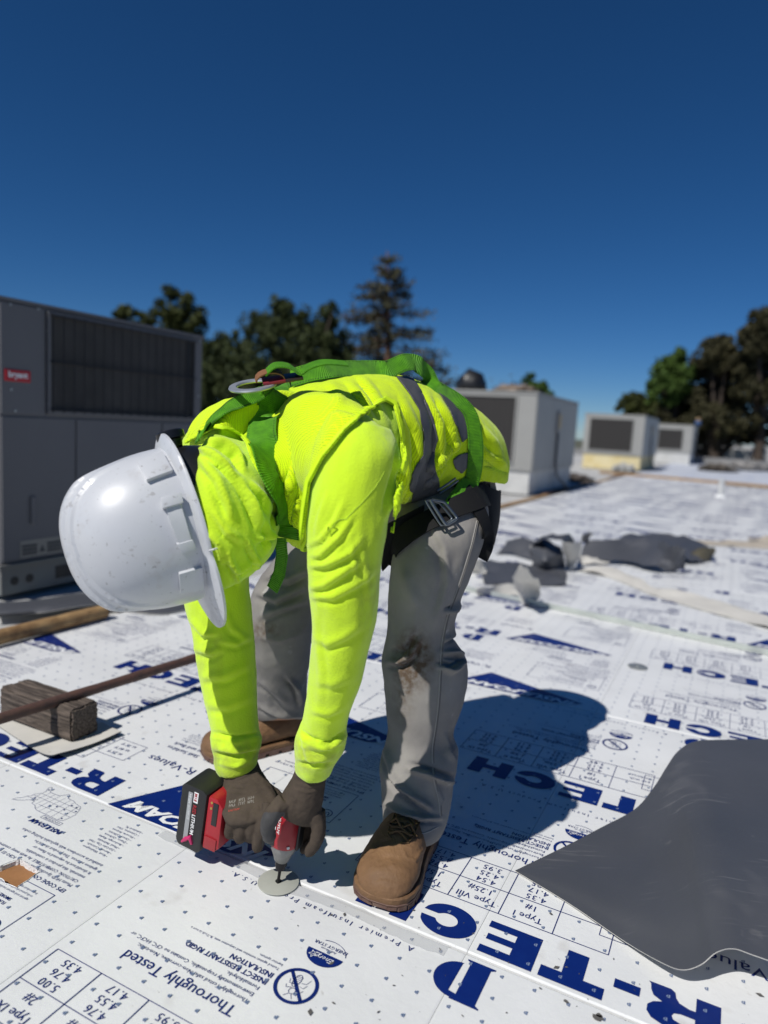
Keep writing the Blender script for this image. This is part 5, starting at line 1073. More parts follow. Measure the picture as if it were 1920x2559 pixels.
# ------------------------------------------------------------------ body under the clothes: one continuous skin mesh with a head
m_skin = mat('skin', (0.36, 0.19, 0.12), 0.55, var=(20, .15), spec=.35)
def shrink(rings, k): return [(r[0], r[1] * k, r[2] * k, (r[3] if len(r) > 3 else r[2]) * k) for r in rings]
def hring(z, y, rx, ry): return (H(0, y, z), hL * rx, hF * ry)
head = [hring(.145, -.005, .03, .035), hring(.13, -.003, .062, .075), hring(.09, 0, .076, .094), hring(.04, 0, .078, .098), hring(0, .002, .078, .098), hring(-.04, .008, .074, .092), hring(-.07, .018, .066, .080), hring(-.095, .030, .054, .064), hring(-.115, .042, .036, .044), hring(-.122, .046, .016, .02)]
nose = [(H(0, .092, .0), hL * .008, hU * .008), (H(0, .108, -.03), hL * .013, hU * .011), (H(0, .104, -.046), hL * .015, hU * .008)]
neck = [hring(-.03, -.02, .050, .052), hring(-.10, -.025, .048, .050), hring(-.16, -.03, .05, .05)]
ear = lambda sg: [(H(sg * .072, -.005, .005), hF * .012, hU * .018), (H(sg * .086, -.010, .0), hF * .016, hU * .030), (H(sg * .090, -.012, .0), hF * .012, hU * .024)]
V_, T_ = union('body', [loft(dense(head, 3), 28), loft(nose, 14), loft(dense(neck, 2), 24), loft(ear(1), 14), loft(ear(-1), 14), loft(dense(shrink(torso, .70), 3), 28), loft(dense(shrink(armL, .72), 2), 20), loft(dense(shrink(armR, .72), 2), 20), loft(dense(shrink(cufL, .6), 2), 16), loft(dense(shrink(cufR, .6), 2), 16), loft(dense(shrink(shoL, .75), 2), 16), loft(dense(shrink(shoR, .75), 2), 16), loft(dense(shrink(pelv, .8), 2), 24), loft(dense(shrink(legL, .72), 2), 20), loft(dense(shrink(legR, .72), 2), 20)], .007, 4)
body = wear('body', V_, T_, m_skin)
for sg in (-1, 1):
    c_ = H(sg * .031, .087, -.002); b = MB(); b.tube([c_ - hF * .010, c_ - hF * .004, c_ + hF * .003, c_ + hF * .007], [.004, .0115, .0095, .003], n=14); child('eye', b, mat('eye_white', (.6, .58, .55), .25), body)
    b = MB(); b.tube([c_ + hU * .02 - hL * .015 + hF * .006, c_ + hU * .025 + hF * .009, c_ + hU * .02 + hL * .015 + hF * .004], [.002, .0035, .002], n=8); child('eyebrow', b, mat('dark_hair', (.015, .012, .01), .7), body)
b = MB(); b.tube([H(-.024, .094, -.078), H(0, .102, -.077), H(.024, .094, -.078)], [.002, .0055, .002], n=10); child('mouth', b, mat('lips', (.28, .10, .08), .5), body)

# ------------------------------------------------------------------ work gloves
m_glove = mat('brown_knit_glove', (0.085, 0.066, 0.050), 0.9, var=(30, .25, (0.060, 0.047, 0.037)), bump=(700, .5, .002), spec=.15, spots=((90, .70, (0.12, 0.10, 0.08)),))
m_coat = mat('grey_glove_coating', (0.045, 0.044, 0.044), 0.7, bump=(300, .3, .002))
def finger(pts, r0, r1):
    P_ = [at(*p) for p in pts]; P_ = [Vector(q) for q in catmull([tuple(p) for p in P_], 6)]; n_ = len(P_); b = MB()
    r = [r0 + (r1 - r0) * i / (n_ - 1) for i in range(n_)]; r += [r1 * .75, r1 * .25]; e = (P_[-1] - P_[-2]).normalized(); P_ += [P_[-1] + e * r1 * .6, P_[-1] + e * r1 * .95]
    # knuckle swelling
    for i in range(n_): r[i] *= 1 + .07 * math.exp(-((i / (n_ - 1) - .5) / .1) ** 2)
    return b.tube(P_, r, n=14)
handR = [pring(552, 1928, 645, 1902, 1.365, .031), pring(549, 1945, 652, 1922, 1.355, .033), pring(545, 1975, 672, 1953, 1.325, .034), pring(546, 2008, 692, 1988, 1.295, .032), pring(556, 2036, 694, 2010, 1.272, .029), pring(566, 2056, 684, 2030, 1.262, .022), pring(580, 2066, 668, 2046, 1.262, .010)]
fR = [finger([(672, 2008, 1.262), (662, 2050, 1.245), (652, 2090, 1.247), (643, 2118, 1.262)], .0135, .0108), finger([(640, 2030, 1.262), (632, 2070, 1.256), (628, 2092, 1.280), (630, 2085, 1.32)], .0135, .011),
      finger([(612, 2040, 1.265), (604, 2078, 1.262), (600, 2094, 1.285), (604, 2084, 1.32)], .0130, .0105), finger([(584, 2042, 1.270), (576, 2070, 1.270), (575, 2084, 1.29), (580, 2074, 1.32)], .0120, .0095), finger([(655, 1965, 1.33), (690, 1990, 1.325), (712, 2020, 1.315)], .0145, .0115)]
handL = [pring(738, 1918, 820, 1925, 1.20, .030), pring(734, 1935, 818, 1938, 1.203, .031), pring(720, 1962, 813, 1962, 1.205, .034), pring(702, 1990, 809, 1993, 1.21, .037), pring(694, 2012, 805, 2020, 1.215, .036), pring(706, 2032, 800, 2042, 1.22, .032), pring(722, 2042, 796, 2056, 1.225, .022)]
fL = [finger([(714, 2000, 1.195), (686, 2030, 1.188), (670, 2062, 1.188), (674, 2092, 1.198)], .0175, .0125), finger([(787, 2030, 1.200), (796, 2070, 1.198), (789, 2105, 1.203), (774, 2128, 1.212)], .0135, .0108),
      finger([(795, 2025, 1.225), (799, 2070, 1.228), (790, 2105, 1.235), (772, 2128, 1.242)], .0135, .0108), finger([(794, 2025, 1.250), (795, 2070, 1.260), (783, 2105, 1.268), (762, 2122, 1.272)], .0130, .0105), finger([(780, 2025, 1.265), (775, 2065, 1.285), (762, 2100, 1.290)], .0115, .0095)]
for nm, hand, fs_, strokes in (('glove', handR, fR, [([(560, 1955), (610, 1962), (655, 1945)], 3, 1.6), ([(556, 1968), (612, 1976), (664, 1958)], 3, 1.6), ([(555, 1981), (614, 1990), (670, 1971)], 3, 1.6), ([(545, 1942), (600, 1945), (648, 1922)], 4, 3), ([(650, 2005), (655, 2040)], 5, -2.5), ([(625, 2025), (622, 2055)], 5, -2.5), ([(597, 2035), (592, 2062)], 5, -2.5), ([(660, 1960), (690, 2000)], 7, 3)]),
                        ('glove', handL, fL, [([(735, 1958), (775, 1966), (810, 1960)], 3, 1.6), ([(728, 1970), (770, 1980), (808, 1973)], 3, 1.6), ([(738, 1940), (780, 1945), (815, 1942)], 4, 3), ([(735, 2000), (742, 2035)], 7, -3), ([(700, 2000), (690, 2040)], 6, 2)])):
    V_, T_ = union(nm, [loft(dense(hand, 3), 28)] + fs_, .0026, 3); V_ = folds(V_, T_, strokes)
    V_ = V_ + normals(V_, T_) * (.0009 * npnoise(V_ * 90, 2.0, 2))[:, None]
    o = wear(nm, V_, T_, m_glove); o['label'] = 'brown knit work glove gripping the tool handle' if hand is handR else 'brown knit work glove pressing on the tool housing'
    if hand is handR: glR = o; gRV, gRT = V_, T_
    else: glL = o
    o.data.materials.append(m_coat)
    Pq, _ = topx(V_[T_].mean(1)); cf = (Pq[:, 0] < 712) & (Pq[:, 1] > 2030) if hand is handL else (Pq[:, 0] > 655) & (Pq[:, 1] > 2060)
    o.data.polygons.foreach_set('material_index', cf.astype(np.int32)); o.data.update()
# printed marks on the back of the glove
gb = BVHTree.FromPolygons([Vector(p) for p in gRV], [tuple(int(i) for i in q) for q in gRT])
FL = Flat(); rq = random.Random(6)
for gx in (-33, -2, 27):                # three faded pictogram groups, too worn to read
    for gy in (24, 12):
        for k in range(4):
            x_ = gx + k * 5.6; FL.line([(x_, gy), (x_, gy + 9)], 1.3); FL.line([(x_, gy + rq.choice([0, 4, 9])), (x_ + 3.6, gy + rq.choice([0, 4, 9]))], 1.2)
Vp = np.concatenate(FL.V); Tp = np.concatenate(FL.T); pts = []
def on_glove(x, y):
    px, py = 598 + x * .78 + y * .05, 2022 - y * .8 + x * -.16; h_ = gb.ray_cast(Vector((0, 0, CAMZ)), ray(px, py).normalized()); return (h_[0] - ray(px, py).normalized() * .0009) if h_[0] else at(px, py, 1.27)
npmesh('glove_print', np.array([tuple(on_glove(x, y) - Vector(person.location)) for x, y, _ in Vp]), Tp, mat('pale_print', (.28, .26, .23), .7), glR, False)
FL = Flat()
for k in range(8): FL.line([(-34 + k * 4.6, -2), (-34 + k * 4.6, 4)], 1.2); FL.line([(-34 + k * 4.6, rq.choice([-2, 1, 4])), (-31 + k * 4.6, rq.choice([-2, 1, 4]))], 1.0)
Vp = np.concatenate(FL.V); Tp = np.concatenate(FL.T)
npmesh('glove_print', np.array([tuple(on_glove(x, y) - Vector(person.location)) for x, y, _ in Vp]), Tp, mat('red_print', (.40, .05, .03), .7), glR, False)

# ------------------------------------------------------------------ boots
m_boot = mat('tan_leather', (0.225, 0.125, 0.060), 0.66, var=(11, .35, (0.125, 0.068, 0.034)), bump=(95, .6, .004), spec=.35, spots=((40, .68, (0.27, 0.165, 0.09)), (70, .72, (0.07, 0.04, 0.025))))
m_sole = mat('brown_rubber', (0.105, 0.050, 0.038), 0.75, var=(30, .3, (0.16, 0.10, 0.075)), bump=(200, .3, .002))
m_lace = mat('brown_lace', (0.12, 0.068, 0.026), .8)
def boot(heel, toe, label, strokes=(), wk=1.0, left=1):
    heel = Vector((*heel, 0)); toe = Vector((*toe, 0)); y = (toe - heel).normalized(); x = Vector((y.y, -y.x, 0)); L = (toe - heel).length; k = L / .29
    def B_(px_, py_, pz_): return heel + x * px_ + y * py_ * k + UP * pz_
    sec = [(.004, .024, .060), (.015, .034, .085), (.045, .040, .105), (.08, .042, .115), (.115, .044, .112), (.15, .048, .106), (.185, .053, .090), (.215, .055, .079), (.245, .052, .071), (.268, .043, .063), (.282, .028, .052), (.288, .012, .040)]
    R = []
    for (yy, w_, zt) in sec:
        ys = (yy - .145) / .145; sh = .008 * left * (1 - ys * ys); c = B_(sh, yy, .018 + (zt - .018) * .38); R.append((c, x * w_ * wk, UP * (zt - .018) * .62, UP * (zt - .018) * .38))
    sh_ = [(B_(0, .072, .065), x * .038, y * .050), (B_(0, .062, .09), x * .036, y * .042), (B_(0, .052, .115), x * .035, y * .038), (B_(0, .046, .13), x * .034, y * .036)]
    V_, T_ = union('upper', [loft(dense(R, 4), 36), loft(dense(sh_, 3), 28)], .0036, 4)
    if strokes: V_ = folds(V_, T_, strokes)
    V_ = V_ + normals(V_, T_) * (.0014 * npnoise(V_ * 38, 5.0, 3))[:, None]
    root = wear('boot', V_, T_, m_boot); root['label'] = label
    out = []
    for (yy, w_, zt) in sec: ys = (yy - .145) / .145; out.append((yy, w_ * wk + .005, .008 * left * (1 - ys * ys)))
    poly = [(s_ - w_, yy) for yy, w_, s_ in out] + [(s_ + w_, yy) for yy, w_, s_ in out[::-1]]
    n_ = len(poly)
    def slab(nm, z0, z1, gr, m, mx_=1.0):
        q = MB(); V__ = []; 
        c0 = (0, .145)
        for z, g_ in ((z0, gr), (z0 + .003, 0), (z1 - .003, 0), (z1, -.003)):
            for (a_, b2) in poly: f_ = 1 + g_ / .06; tip_ = .007 * max(0, (b2 - .22) / .07) ** 2 if z < .012 else 0; V__.append(B_(a_ * f_, .145 + (b2 - .145) * (1 + g_ / .15), z + tip_))
        F__ = [tuple(range(n_ - 1, -1, -1)), tuple(range(3 * n_, 4 * n_))]
        for j in range(3): F__ += [(j * n_ + i, j * n_ + (i + 1) % n_, (j + 1) * n_ + (i + 1) % n_, (j + 1) * n_ + i) for i in range(n_)]
        q.add(V__, F__); return child(nm, q, m, root, ang=.7)
    slab('welt', .017, .030, -.001, m_boot); slab('midsole', .009, .0185, 0, m_sole)
    # separate tread blocks round the edge
    q = MB(); K = 26; dense_o = catmull([(a_, b2, 0) for a_, b2 in poly + poly[:1]], 4)
    for i in range(0, len(dense_o) - 3, 4):
        a_, c_ = dense_o[i], dense_o[i + 3]; ia = a_ * np.array([.62, 1, 1]); ic = c_ * np.array([.62, 1, 1]); tp = .007 * max(0, (a_[1] - .22) / .07) ** 2
        q.add([B_(a_[0], a_[1], .001 + tp), B_(c_[0], c_[1], .001 + tp), B_(ic[0], ic[1], .001 + tp), B_(ia[0], ia[1], .001 + tp), B_(a_[0], a_[1], .0105 + tp * .5), B_(c_[0], c_[1], .0105 + tp * .5), B_(ic[0], ic[1], .0105), B_(ia[0], ia[1], .0105)], [(0, 3, 2, 1), (4, 5, 6, 7), (0, 1, 5, 4), (1, 2, 6, 5), (2, 3, 7, 6), (3, 0, 4, 7)])
    o = child('tread', q, m_sole, root, False); o['kind'] = 'stuff'
    bb = BVHTree.FromPolygons([Vector(p) for p in V_], [tuple(int(i) for i in q_) for q_ in T_])
    def surf(px_, py_):
        h_ = bb.ray_cast(B_(px_, py_, .3), -UP); return (h_[0] + UP * .002) if h_[0] else B_(px_, py_, .08)
    for i in range(4):
        yy = .178 - i * .020; q = MB(); q.tube([surf(-.020, yy + .006), surf(-.008, yy + .002) + UP * .002, surf(.008, yy - .003) + UP * .002, surf(.022, yy - .004)], .0028, n=8); child('lace', q, m_lace, root)
        q = MB(); q.tube([surf(.020, yy + .006), surf(.008, yy + .001) + UP * .003, surf(-.008, yy - .004) + UP * .003, surf(-.022, yy - .006)], .0028, n=8); child('lace', q, m_lace, root)
    for sg in (-1, 1):
        q = MB(); q.tube([surf(sg * .024, .110), surf(sg * .026, .14), surf(sg * .026, .165), surf(sg * .022, .186), surf(sg * .010, .194)], .0016, n=6); child('eyelet_seam', q, m_lace, root)
        for i in range(4): p_ = surf(sg * .021, .180 - i * .02); q = MB(); q.tube([p_, p_ + UP * .0012], .0036, n=10); child('eyelet', q, mat('brass', (.3, .2, .08), .4, metal=.8), root)
    q = MB(); q.tube([surf(0, .17) + UP * .004, surf(.014, .162) + UP * .012, surf(.030, .165) + UP * .004, surf(.020, .172) + UP * .004, surf(0, .17) + UP * .004], .0026, n=8); child('lace_bow', q, m_lace, root)
    q = MB(); q.tube([surf(0, .17) + UP * .004, surf(-.016, .160) + UP * .010, surf(-.032, .166) + UP * .003, surf(-.020, .175) + UP * .004, surf(0, .17) + UP * .004], .0026, n=8); child('lace_bow', q, m_lace, root)
    return root
boot((.130, 1.466), (.030, 1.200), 'scuffed tan leather work boot nearest the camera', [([(915, 2140), (950, 2105), (985, 2098)], 5, -3), ([(1004, 2122), (1019, 2145), (1038, 2152), (1050, 2130), (1076, 2113)], 4, 3), ([(925, 2175), (980, 2165), (1030, 2180)], 9, 2.5), ([(905, 2200), (960, 2192), (1020, 2205)], 8, -2), ([(940, 2150), (975, 2140), (1000, 2150)], 5, -2)], 1.12, left=1)
boot((-.165, 1.905), (-.442, 1.742), 'tan leather work boot farther from the camera', (), 1.05, left=-1)
# ------------------------------------------------------------------ safety harness
m_web = mat('green_webbing', (0.11, 0.36, 0.008), 0.6, var=(60, .25, (0.065, 0.24, 0.008)), spec=.3)
t = m_web.node_tree; bs = t.nodes['Principled BSDF']; uvn = t.nodes.new('ShaderNodeUVMap'); sx = t.nodes.new('ShaderNodeSeparateXYZ'); t.links.new(uvn.outputs[0], sx.inputs[0])
wv = t.nodes.new('ShaderNodeMath'); wv.operation = 'MULTIPLY'; wv.inputs[1].default_value = 2 * math.pi / .0032; t.links.new(sx.outputs[0], wv.inputs[0]); w2 = t.nodes.new('ShaderNodeMath'); w2.operation = 'SINE'; t.links.new(wv.outputs[0], w2.inputs[0])
bp = t.nodes.new('ShaderNodeBump'); bp.inputs['Strength'].default_value = .8; bp.inputs['Distance'].default_value = .001; t.links.new(w2.outputs[0], bp.inputs['Height']); t.links.new(bp.outputs[0], bs.inputs['Normal'])
harness = empty('safety_harness', (0, 0, 0)); harness.parent = person
def ribbon(name, P_, S_, wd, m, parent, th=.0022, stitch=True):
    """webbing along world points P_ with side directions S_"""
    n_ = len(P_); b = MB(); V_ = []; UVs = []; L = 0
    for i in range(n_):
        if i: L += (P_[i] - P_[i - 1]).length
        t_ = (P_[min(i + 1, n_ - 1)] - P_[max(i - 1, 0)]).normalized(); s_ = (S_[i] - t_ * S_[i].dot(t_)).normalized(); nn = s_.cross(t_)
        for a_, c_ in ((-1, -.0), (-1, 1), (-.5, 1.15), (0, 1.2), (.5, 1.15), (1, 1), (1, -.0)): V_.append(P_[i] + s_ * (wd / 2 * a_) + nn * th * c_); UVs.append((L, a_ * wd))
    F_ = [(i * 7 + j, i * 7 + (j + 1) % 7, (i + 1) * 7 + (j + 1) % 7, (i + 1) * 7 + j) for i in range(n_ - 1) for j in range(7)] + [tuple(range(6, -1, -1)), tuple(range((n_ - 1) * 7, n_ * 7))]
    b.add(V_, F_); b.v = [tuple(Vector(p) - Vector(person.location)) for p in b.v]; o = b.build(name, m, parent, True); smooth_by_angle(o, .9)
    me = o.data; bm = bmesh.new(); bm.from_mesh(me); bmesh.ops.recalc_face_normals(bm, faces=bm.faces); bm.to_mesh(me); bm.free(); mesh_uv(o, np.array(UVs))
    if stitch:
        for sg in (-1, 1):
            q = MB()
            for i in range(0, n_ - 1):
                t_ = (P_[min(i + 1, n_ - 1)] - P_[max(i - 1, 0)]).normalized(); s_ = (S_[i] - t_ * S_[i].dot(t_)).normalized(); nn = s_.cross(t_)
                seg = (P_[i + 1] - P_[i]).length; k = max(1, int(seg / .005))
                for j in range(k):
                    p0 = P_[i].lerp(P_[i + 1], j / k) + s_ * sg * wd * .43; e = t_ * .0028; d_ = s_ * .0006
                    for sd in (1.25, -.25):
                        z_ = nn * (th * sd); q.add([p0 - d_ + z_, p0 + d_ + z_, p0 + d_ + e + z_, p0 - d_ + e + z_], [(0, 1, 2, 3)])
            q.v = [tuple(Vector(p) - Vector(person.location)) for p in q.v]; s2 = q.build('stitching', mat('dark_thread', (.015, .02, .012), .8), parent); s2['kind'] = 'stuff'
    return o
def cast(px, py, tree, lift=.002, dflt=1.5):
    h_ = tree.ray_cast(Vector((0, 0, CAMZ)), ray(px, py).normalized())
    return (h_[0] + h_[1] * lift, h_[1]) if h_[0] else (at(px, py, dflt), Vector((0, -1, 0)))
def surf_ribbon(name, pix, wd, m, parent, tree=bvh, lift=.003, n=7, **k):
    C_ = catmull([(x, y, 0) for x, y in pix], n); P_ = []; N_ = []
    for q in C_: p, nn = cast(q[0], q[1], tree, lift); P_.append(p); N_.append(nn)
    P2 = [sum((P_[max(0, min(len(P_) - 1, i + d))] for d in (-2, -1, 0, 1, 2)), Vector()) / 5 for i in range(len(P_))]; N2 = [sum((N_[max(0, min(len(N_) - 1, i + d))] for d in (-3, -2, -1, 0, 1, 2, 3)), Vector()).normalized() for i in range(len(N_))]
    P2 = [p + nn * .0015 for p, nn in zip(P2, N2)]
    S_ = [nn.cross((P2[min(i + 1, len(P2) - 1)] - P2[max(i - 1, 0)]).normalized()) for i, nn in enumerate(N2)]
    # keep the outward side outward
    S_ = [s_ if s_.cross((P2[min(i + 1, len(P2) - 1)] - P2[max(i - 1, 0)]).normalized()).dot(N2[i]) > 0 else -s_ for i, s_ in enumerate(S_)]
    return ribbon(name, P2, S_, wd, m, parent, **k)
surf_ribbon('shoulder_strap', [(694, 968), (686, 985), (674, 1012), (662, 1050), (656, 1092), (655, 1130), (660, 1168), (676, 1206), (694, 1240), (706, 1275), (712, 1310), (716, 1340)], .056, m_web, harness)
surf_ribbon('shoulder_strap', [(672, 975), (643, 990), (610, 1003), (585, 1016), (560, 1034), (538, 1052), (518, 1078), (500, 1098)], .026, m_web, harness)
# back strap: stands off the back in loose loops, then runs down the hip to the buckle
pix = [(722, 950, .004), (765, 938, .006), (800, 931, .008), (850, 928, .010), (905, 932, .010), (955, 934, .010), (985, 926, .016), (1012, 917, .024), (1040, 922, .022), (1064, 942, .014), (1072, 962, .006), (1090, 978, .004), (1120, 994, .005), (1148, 1014, .008), (1170, 1040, .008), (1180, 1075, .006), (1184, 1110, .006), (1184, 1145, .006), (1180, 1180, .006), (1170, 1210, .005), (1152, 1240, .004), (1135, 1262, .004), (1124, 1280, .004)]
C_ = catmull(pix, 6); P_ = []; N_ = []
for q in C_:
    h_ = None
    for dy in (0, 6, 12, 20, 30, 42, 56, 70):
        h_ = bvh_all.ray_cast(Vector((0, 0, CAMZ)), ray(q[0] - (dy * .4 if q[1] > 960 else 0), q[1] + dy).normalized())
        if h_[0]: break
    if h_ is None or not h_[0]: continue
    d_ = h_[0].y; p = at(q[0], q[1], d_) + h_[1] * q[2] * .5 if dy else h_[0] + h_[1] * q[2]
    v_ = (Vector((0, 0, CAMZ)) - p).normalized(); P_.append(p); N_.append((h_[1] + v_ * (1.6 if q[1] < 1000 else .3)).normalized())
for _ in range(6): P_ = [sum((P_[max(0, min(len(P_) - 1, i + d))] for d in (-1, 0, 1)), Vector()) / 3 for i in range(len(P_))]; N_ = [sum((N_[max(0, min(len(N_) - 1, i + d))] for d in (-3, -2, -1, 0, 1, 2, 3)), Vector()).normalized() for i in range(len(N_))]
S_ = []
for i, nn in enumerate(N_):
    t_ = (P_[min(i + 1, len(P_) - 1)] - P_[max(i - 1, 0)]).normalized(); s_ = nn.cross(t_)
    if s_.cross(t_).dot(nn) < 0: s_ = -s_
    S_.append(s_)
ribbon('back_strap', P_, S_, .040, m_web, harness)
# second back strap on the far side
surf_ribbon('chest_strap', [(703, 1338), (708, 1368), (700, 1395), (692, 1425), (688, 1452)], .026, m_web, harness, tree=jbvh, lift=.12) if False else None
p0 = at(700, 1345, 1.22); ribbon('hanging_strap_end', [p0, p0 + Vector((.004, .0, -.03)), p0 + Vector((0, .004, -.065)), p0 + Vector((-.012, .006, -.095))], [Vector((.8, -.5, 0))] * 4, .026, m_web, harness)
# sleeve seam on the near shoulder
for ln_ in ([(822, 1324), (850, 1305), (905, 1262), (950, 1215), (972, 1180)],):
    C2 = catmull([(x, y, 0) for x, y in ln_], 8); q_ = MB(); q_.tube([cast(q[0], q[1], bvh, -.0092)[0] for q in C2], .0011, n=6); child('sleeve_seam', q_, mat('seam_thread', (0.36, 0.54, 0.02), .8), [o for o in person.children if o.name.startswith('shirt')][0])
# jeans: outer side seam and hem stitching
jn_ = [o for o in person.children if o.name.startswith('jeans')][0]; m_jthr = mat('denim_thread', (0.33, 0.315, 0.295), .85); m_jsh = mat('denim_seam_fold', (0.16, 0.152, 0.145), .9)
for ln_ in ([(1192, 1300), (1178, 1360), (1160, 1420), (1140, 1480), (1118, 1540), (1104, 1610), (1100, 1680), (1096, 1750), (1088, 1820), (1080, 1880), (1085, 1950), (1097, 2000), (1100, 2040)], ):
    C2 = catmull([(x, y, 0) for x, y in ln_], 8); pp_ = [cast(q[0], q[1], jbvh, .0004)[0] for q in C2]; pp_ = [sum((pp_[max(0, min(len(pp_) - 1, i + d))] for d in (-1, 0, 1)), Vector()) / 3 for i in range(len(pp_))]
    q_ = MB(); q_.tube(pp_, .0013, n=6); child('side_seam', q_, m_jthr, jn_)
    q_ = MB(); q_.tube([p_ + Vector((.0035, .001, 0)) for p_ in pp_], .0010, n=6); child('side_seam', q_, m_jsh, jn_)
C2 = catmull([(x, y, 0) for x, y in ((962, 2052), (985, 2066), (1020, 2078), (1060, 2082), (1095, 2066))], 6); q_ = MB(); q_.tube([cast(q[0], q[1], jbvh, .0004)[0] for q in C2], .0012, n=6); child('hem_stitch', q_, m_jthr, jn_)
# dorsal ring and pad
m_steel = mat('bright_steel', (0.50, 0.52, 0.54), 0.38, metal=.6, var=(40, .2))
dc, dn = cast(655, 985, bvh, .0); dc = at(632, 964, dc.y - .02)
b = MB(); nU = Vector((-.14, -.34, 1)).normalized(); e1 = Vector((1, .2, .22)); e1 = (e1 - nU * e1.dot(nU)).normalized(); e2 = nU.cross(e1); V_ = []; F_ = []; K = 40
for i in range(K):
    an = 2 * math.pi * i / K
    for (dr, dz) in ((-.006, -.0026), (.006, -.0026), (.0075, 0), (.006, .0026), (-.006, .0026), (-.0075, 0)): V_.append(dc + e1 * (.036 + dr) * math.cos(an) + e2 * (.034 + dr) * math.sin(an) + nU * dz)
for i in range(K):
    for j in range(6): F_.append((i * 6 + j, i * 6 + (j + 1) % 6, ((i + 1) % K) * 6 + (j + 1) % 6, ((i + 1) % K) * 6 + j))
b.add(V_, F_); child('dorsal_ring', b, m_steel, harness, ang=.8)
m_leather = mat('brown_web_keeper', (0.20, 0.085, 0.030), .7, bump=(200, .4, .002)); m_redw = mat('red_pad', (0.24, 0.012, 0.025), .6)
pa = dc + e1 * .044 + nU * .004; b = MB(); b.box((-.026, -.020, -.002), (.030, .020, .004), Matrix.Translation(pa) @ Matrix((e1, e2, nU)).transposed().to_4x4()); child('ring_pad', b, m_redw, harness, True, .0015)
b = MB(); c0 = pa + e1 * (-.012) + nU * .004; R_ = [c0 + e1 * (.024 * math.cos(a_)) + nU * (.013 * math.sin(a_)) for a_ in np.linspace(0, math.pi, 9)]; ribbon('ring_keeper', [Vector(p) for p in R_], [e2] * 9, .036, m_leather, harness, stitch=False)
b = MB(); c0 = pa + e1 * .030 + nU * .002; b.box((-.016, -.022, -.003), (.016, .022, .0025), Matrix.Translation(c0) @ Matrix((e1, e2, nU)).transposed().to_4x4()); child('slider_plate', b, mat('dark_slider', (.03, .015, .014), .4), harness, True, .0015)
p1 = pa + e1 * .03 + nU * .004; R_ = [p1 + e1 * x_ + nU * z_ for x_, z_ in ((-.05, .012), (-.03, .024), (-.005, .020), (.012, .006), (.03, .014), (.06, .018), (.10, .010))]
ribbon('strap_loop', [Vector(tuple(q)) for q in catmull([tuple(p) for p in R_], 5)], [e2] * 31, .042, m_web, harness)
# hip buckle: rectangular adjuster hanging at the end of the back strap
m_bk = mat('dark_zinc', (0.20, 0.225, 0.25), 0.35, metal=.9, var=(30, .2))
q1 = [(850 + x / 3.32, 880 + y / 3.32) for x, y in ((745, 1222), (865, 1245), (975, 1380), (880, 1440))]
bc, bn = cast(1105, 1290, jbvh, .012); dd = bc.y - .03
Q = [at(px, py, dd + k_) for (px, py), k_ in zip(q1, (.0, .012, .006, -.006))]
def frame(name, Q, r, m, parent):
    b = MB(); P_ = []
    for i in range(4):
        a_, b_2, c_ = Q[i - 1], Q[i], Q[(i + 1) % 4]
        for f in (.18, .05): P_.append(b_2.lerp(a_, f) if f == .18 else b_2.lerp(a_, .05).lerp(b_2.lerp(c_, .05), .5))
        P_.append(b_2.lerp(c_, .18))
    P_.append(P_[0]); P_.append(P_[1]); b.tube(P_, r, n=10); return child(name, b, m, parent, ang=1.0)
frame('hip_buckle', Q, .0036, m_bk, harness)
off_ = (Q[0] - Q[1]).normalized() * .010 + Vector((0, .008, -.004)); frame('hip_buckle_bar', [q + off_ for q in Q], .0026, m_bk, harness)
for (a_, b_2) in (((1085, 1218), (1128, 1190)), ((1092, 1224), (1136, 1196))):
    b = MB(); pa_, _ = cast(*a_, bvh, .012); pb_, _ = cast(*b_2, bvh, .012); b.tube([pa_, pa_.lerp(pb_, .5) - Vector((0, .004, 0)), pb_], .0028, n=8); child('waist_buckle_bar', b, m_bk, harness)
# leg strap and black hip pad
m_blackweb = mat('black_webbing', (0.009, 0.009, 0.010), .8, bump=(400, .3, .001), spec=.2)
surf_ribbon('leg_strap', [(962, 1408), (985, 1372), (1015, 1342), (1050, 1318), (1085, 1300), (1115, 1285), (1150, 1268), (1190, 1250), (1222, 1232)], .052, m_blackweb, harness, tree=jbvh, lift=.006, stitch=False)
surf_ribbon('leg_strap', [(1150, 1215), (1175, 1250), (1198, 1290), (1212, 1330), (1210, 1365), (1196, 1395)], .040, m_blackweb, harness, tree=jbvh, lift=.005, stitch=False)
gq = [[(1185, 1200, 1.60), (1215, 1215, 1.62), (1238, 1225, 1.66), (1250, 1225, 1.72)], [(1200, 1260, 1.58), (1225, 1275, 1.60), (1240, 1290, 1.64), (1246, 1300, 1.70)], [(1212, 1320, 1.575), (1228, 1335, 1.59), (1235, 1350, 1.63), (1232, 1360, 1.69)], [(1196, 1392, 1.57), (1206, 1392, 1.59), (1216, 1388, 1.63), (1224, 1384, 1.68)]]
o = sheet('hip_pad', [[at(*q) - Vector(person.location) for q in r] for r in gq], m_blackweb, m_blackweb, .006, 4, 4, world=True); L_ = o.location.copy(); o.parent = harness; o.location = L_
gq = [[(945, 1325, 1.49), (985, 1300, 1.48), (1060, 1262, 1.49)], [(948, 1365, 1.49), (985, 1345, 1.48), (1050, 1305, 1.49)], [(955, 1425, 1.51), (972, 1405, 1.51), (990, 1385, 1.515)]]
o = sheet('tool_pouch', [[at(*q) - Vector(person.location) for q in r] for r in gq], m_blackweb, m_blackweb, .012, 4, 4, world=True); L_ = o.location.copy(); o.parent = harness; o.location = L_

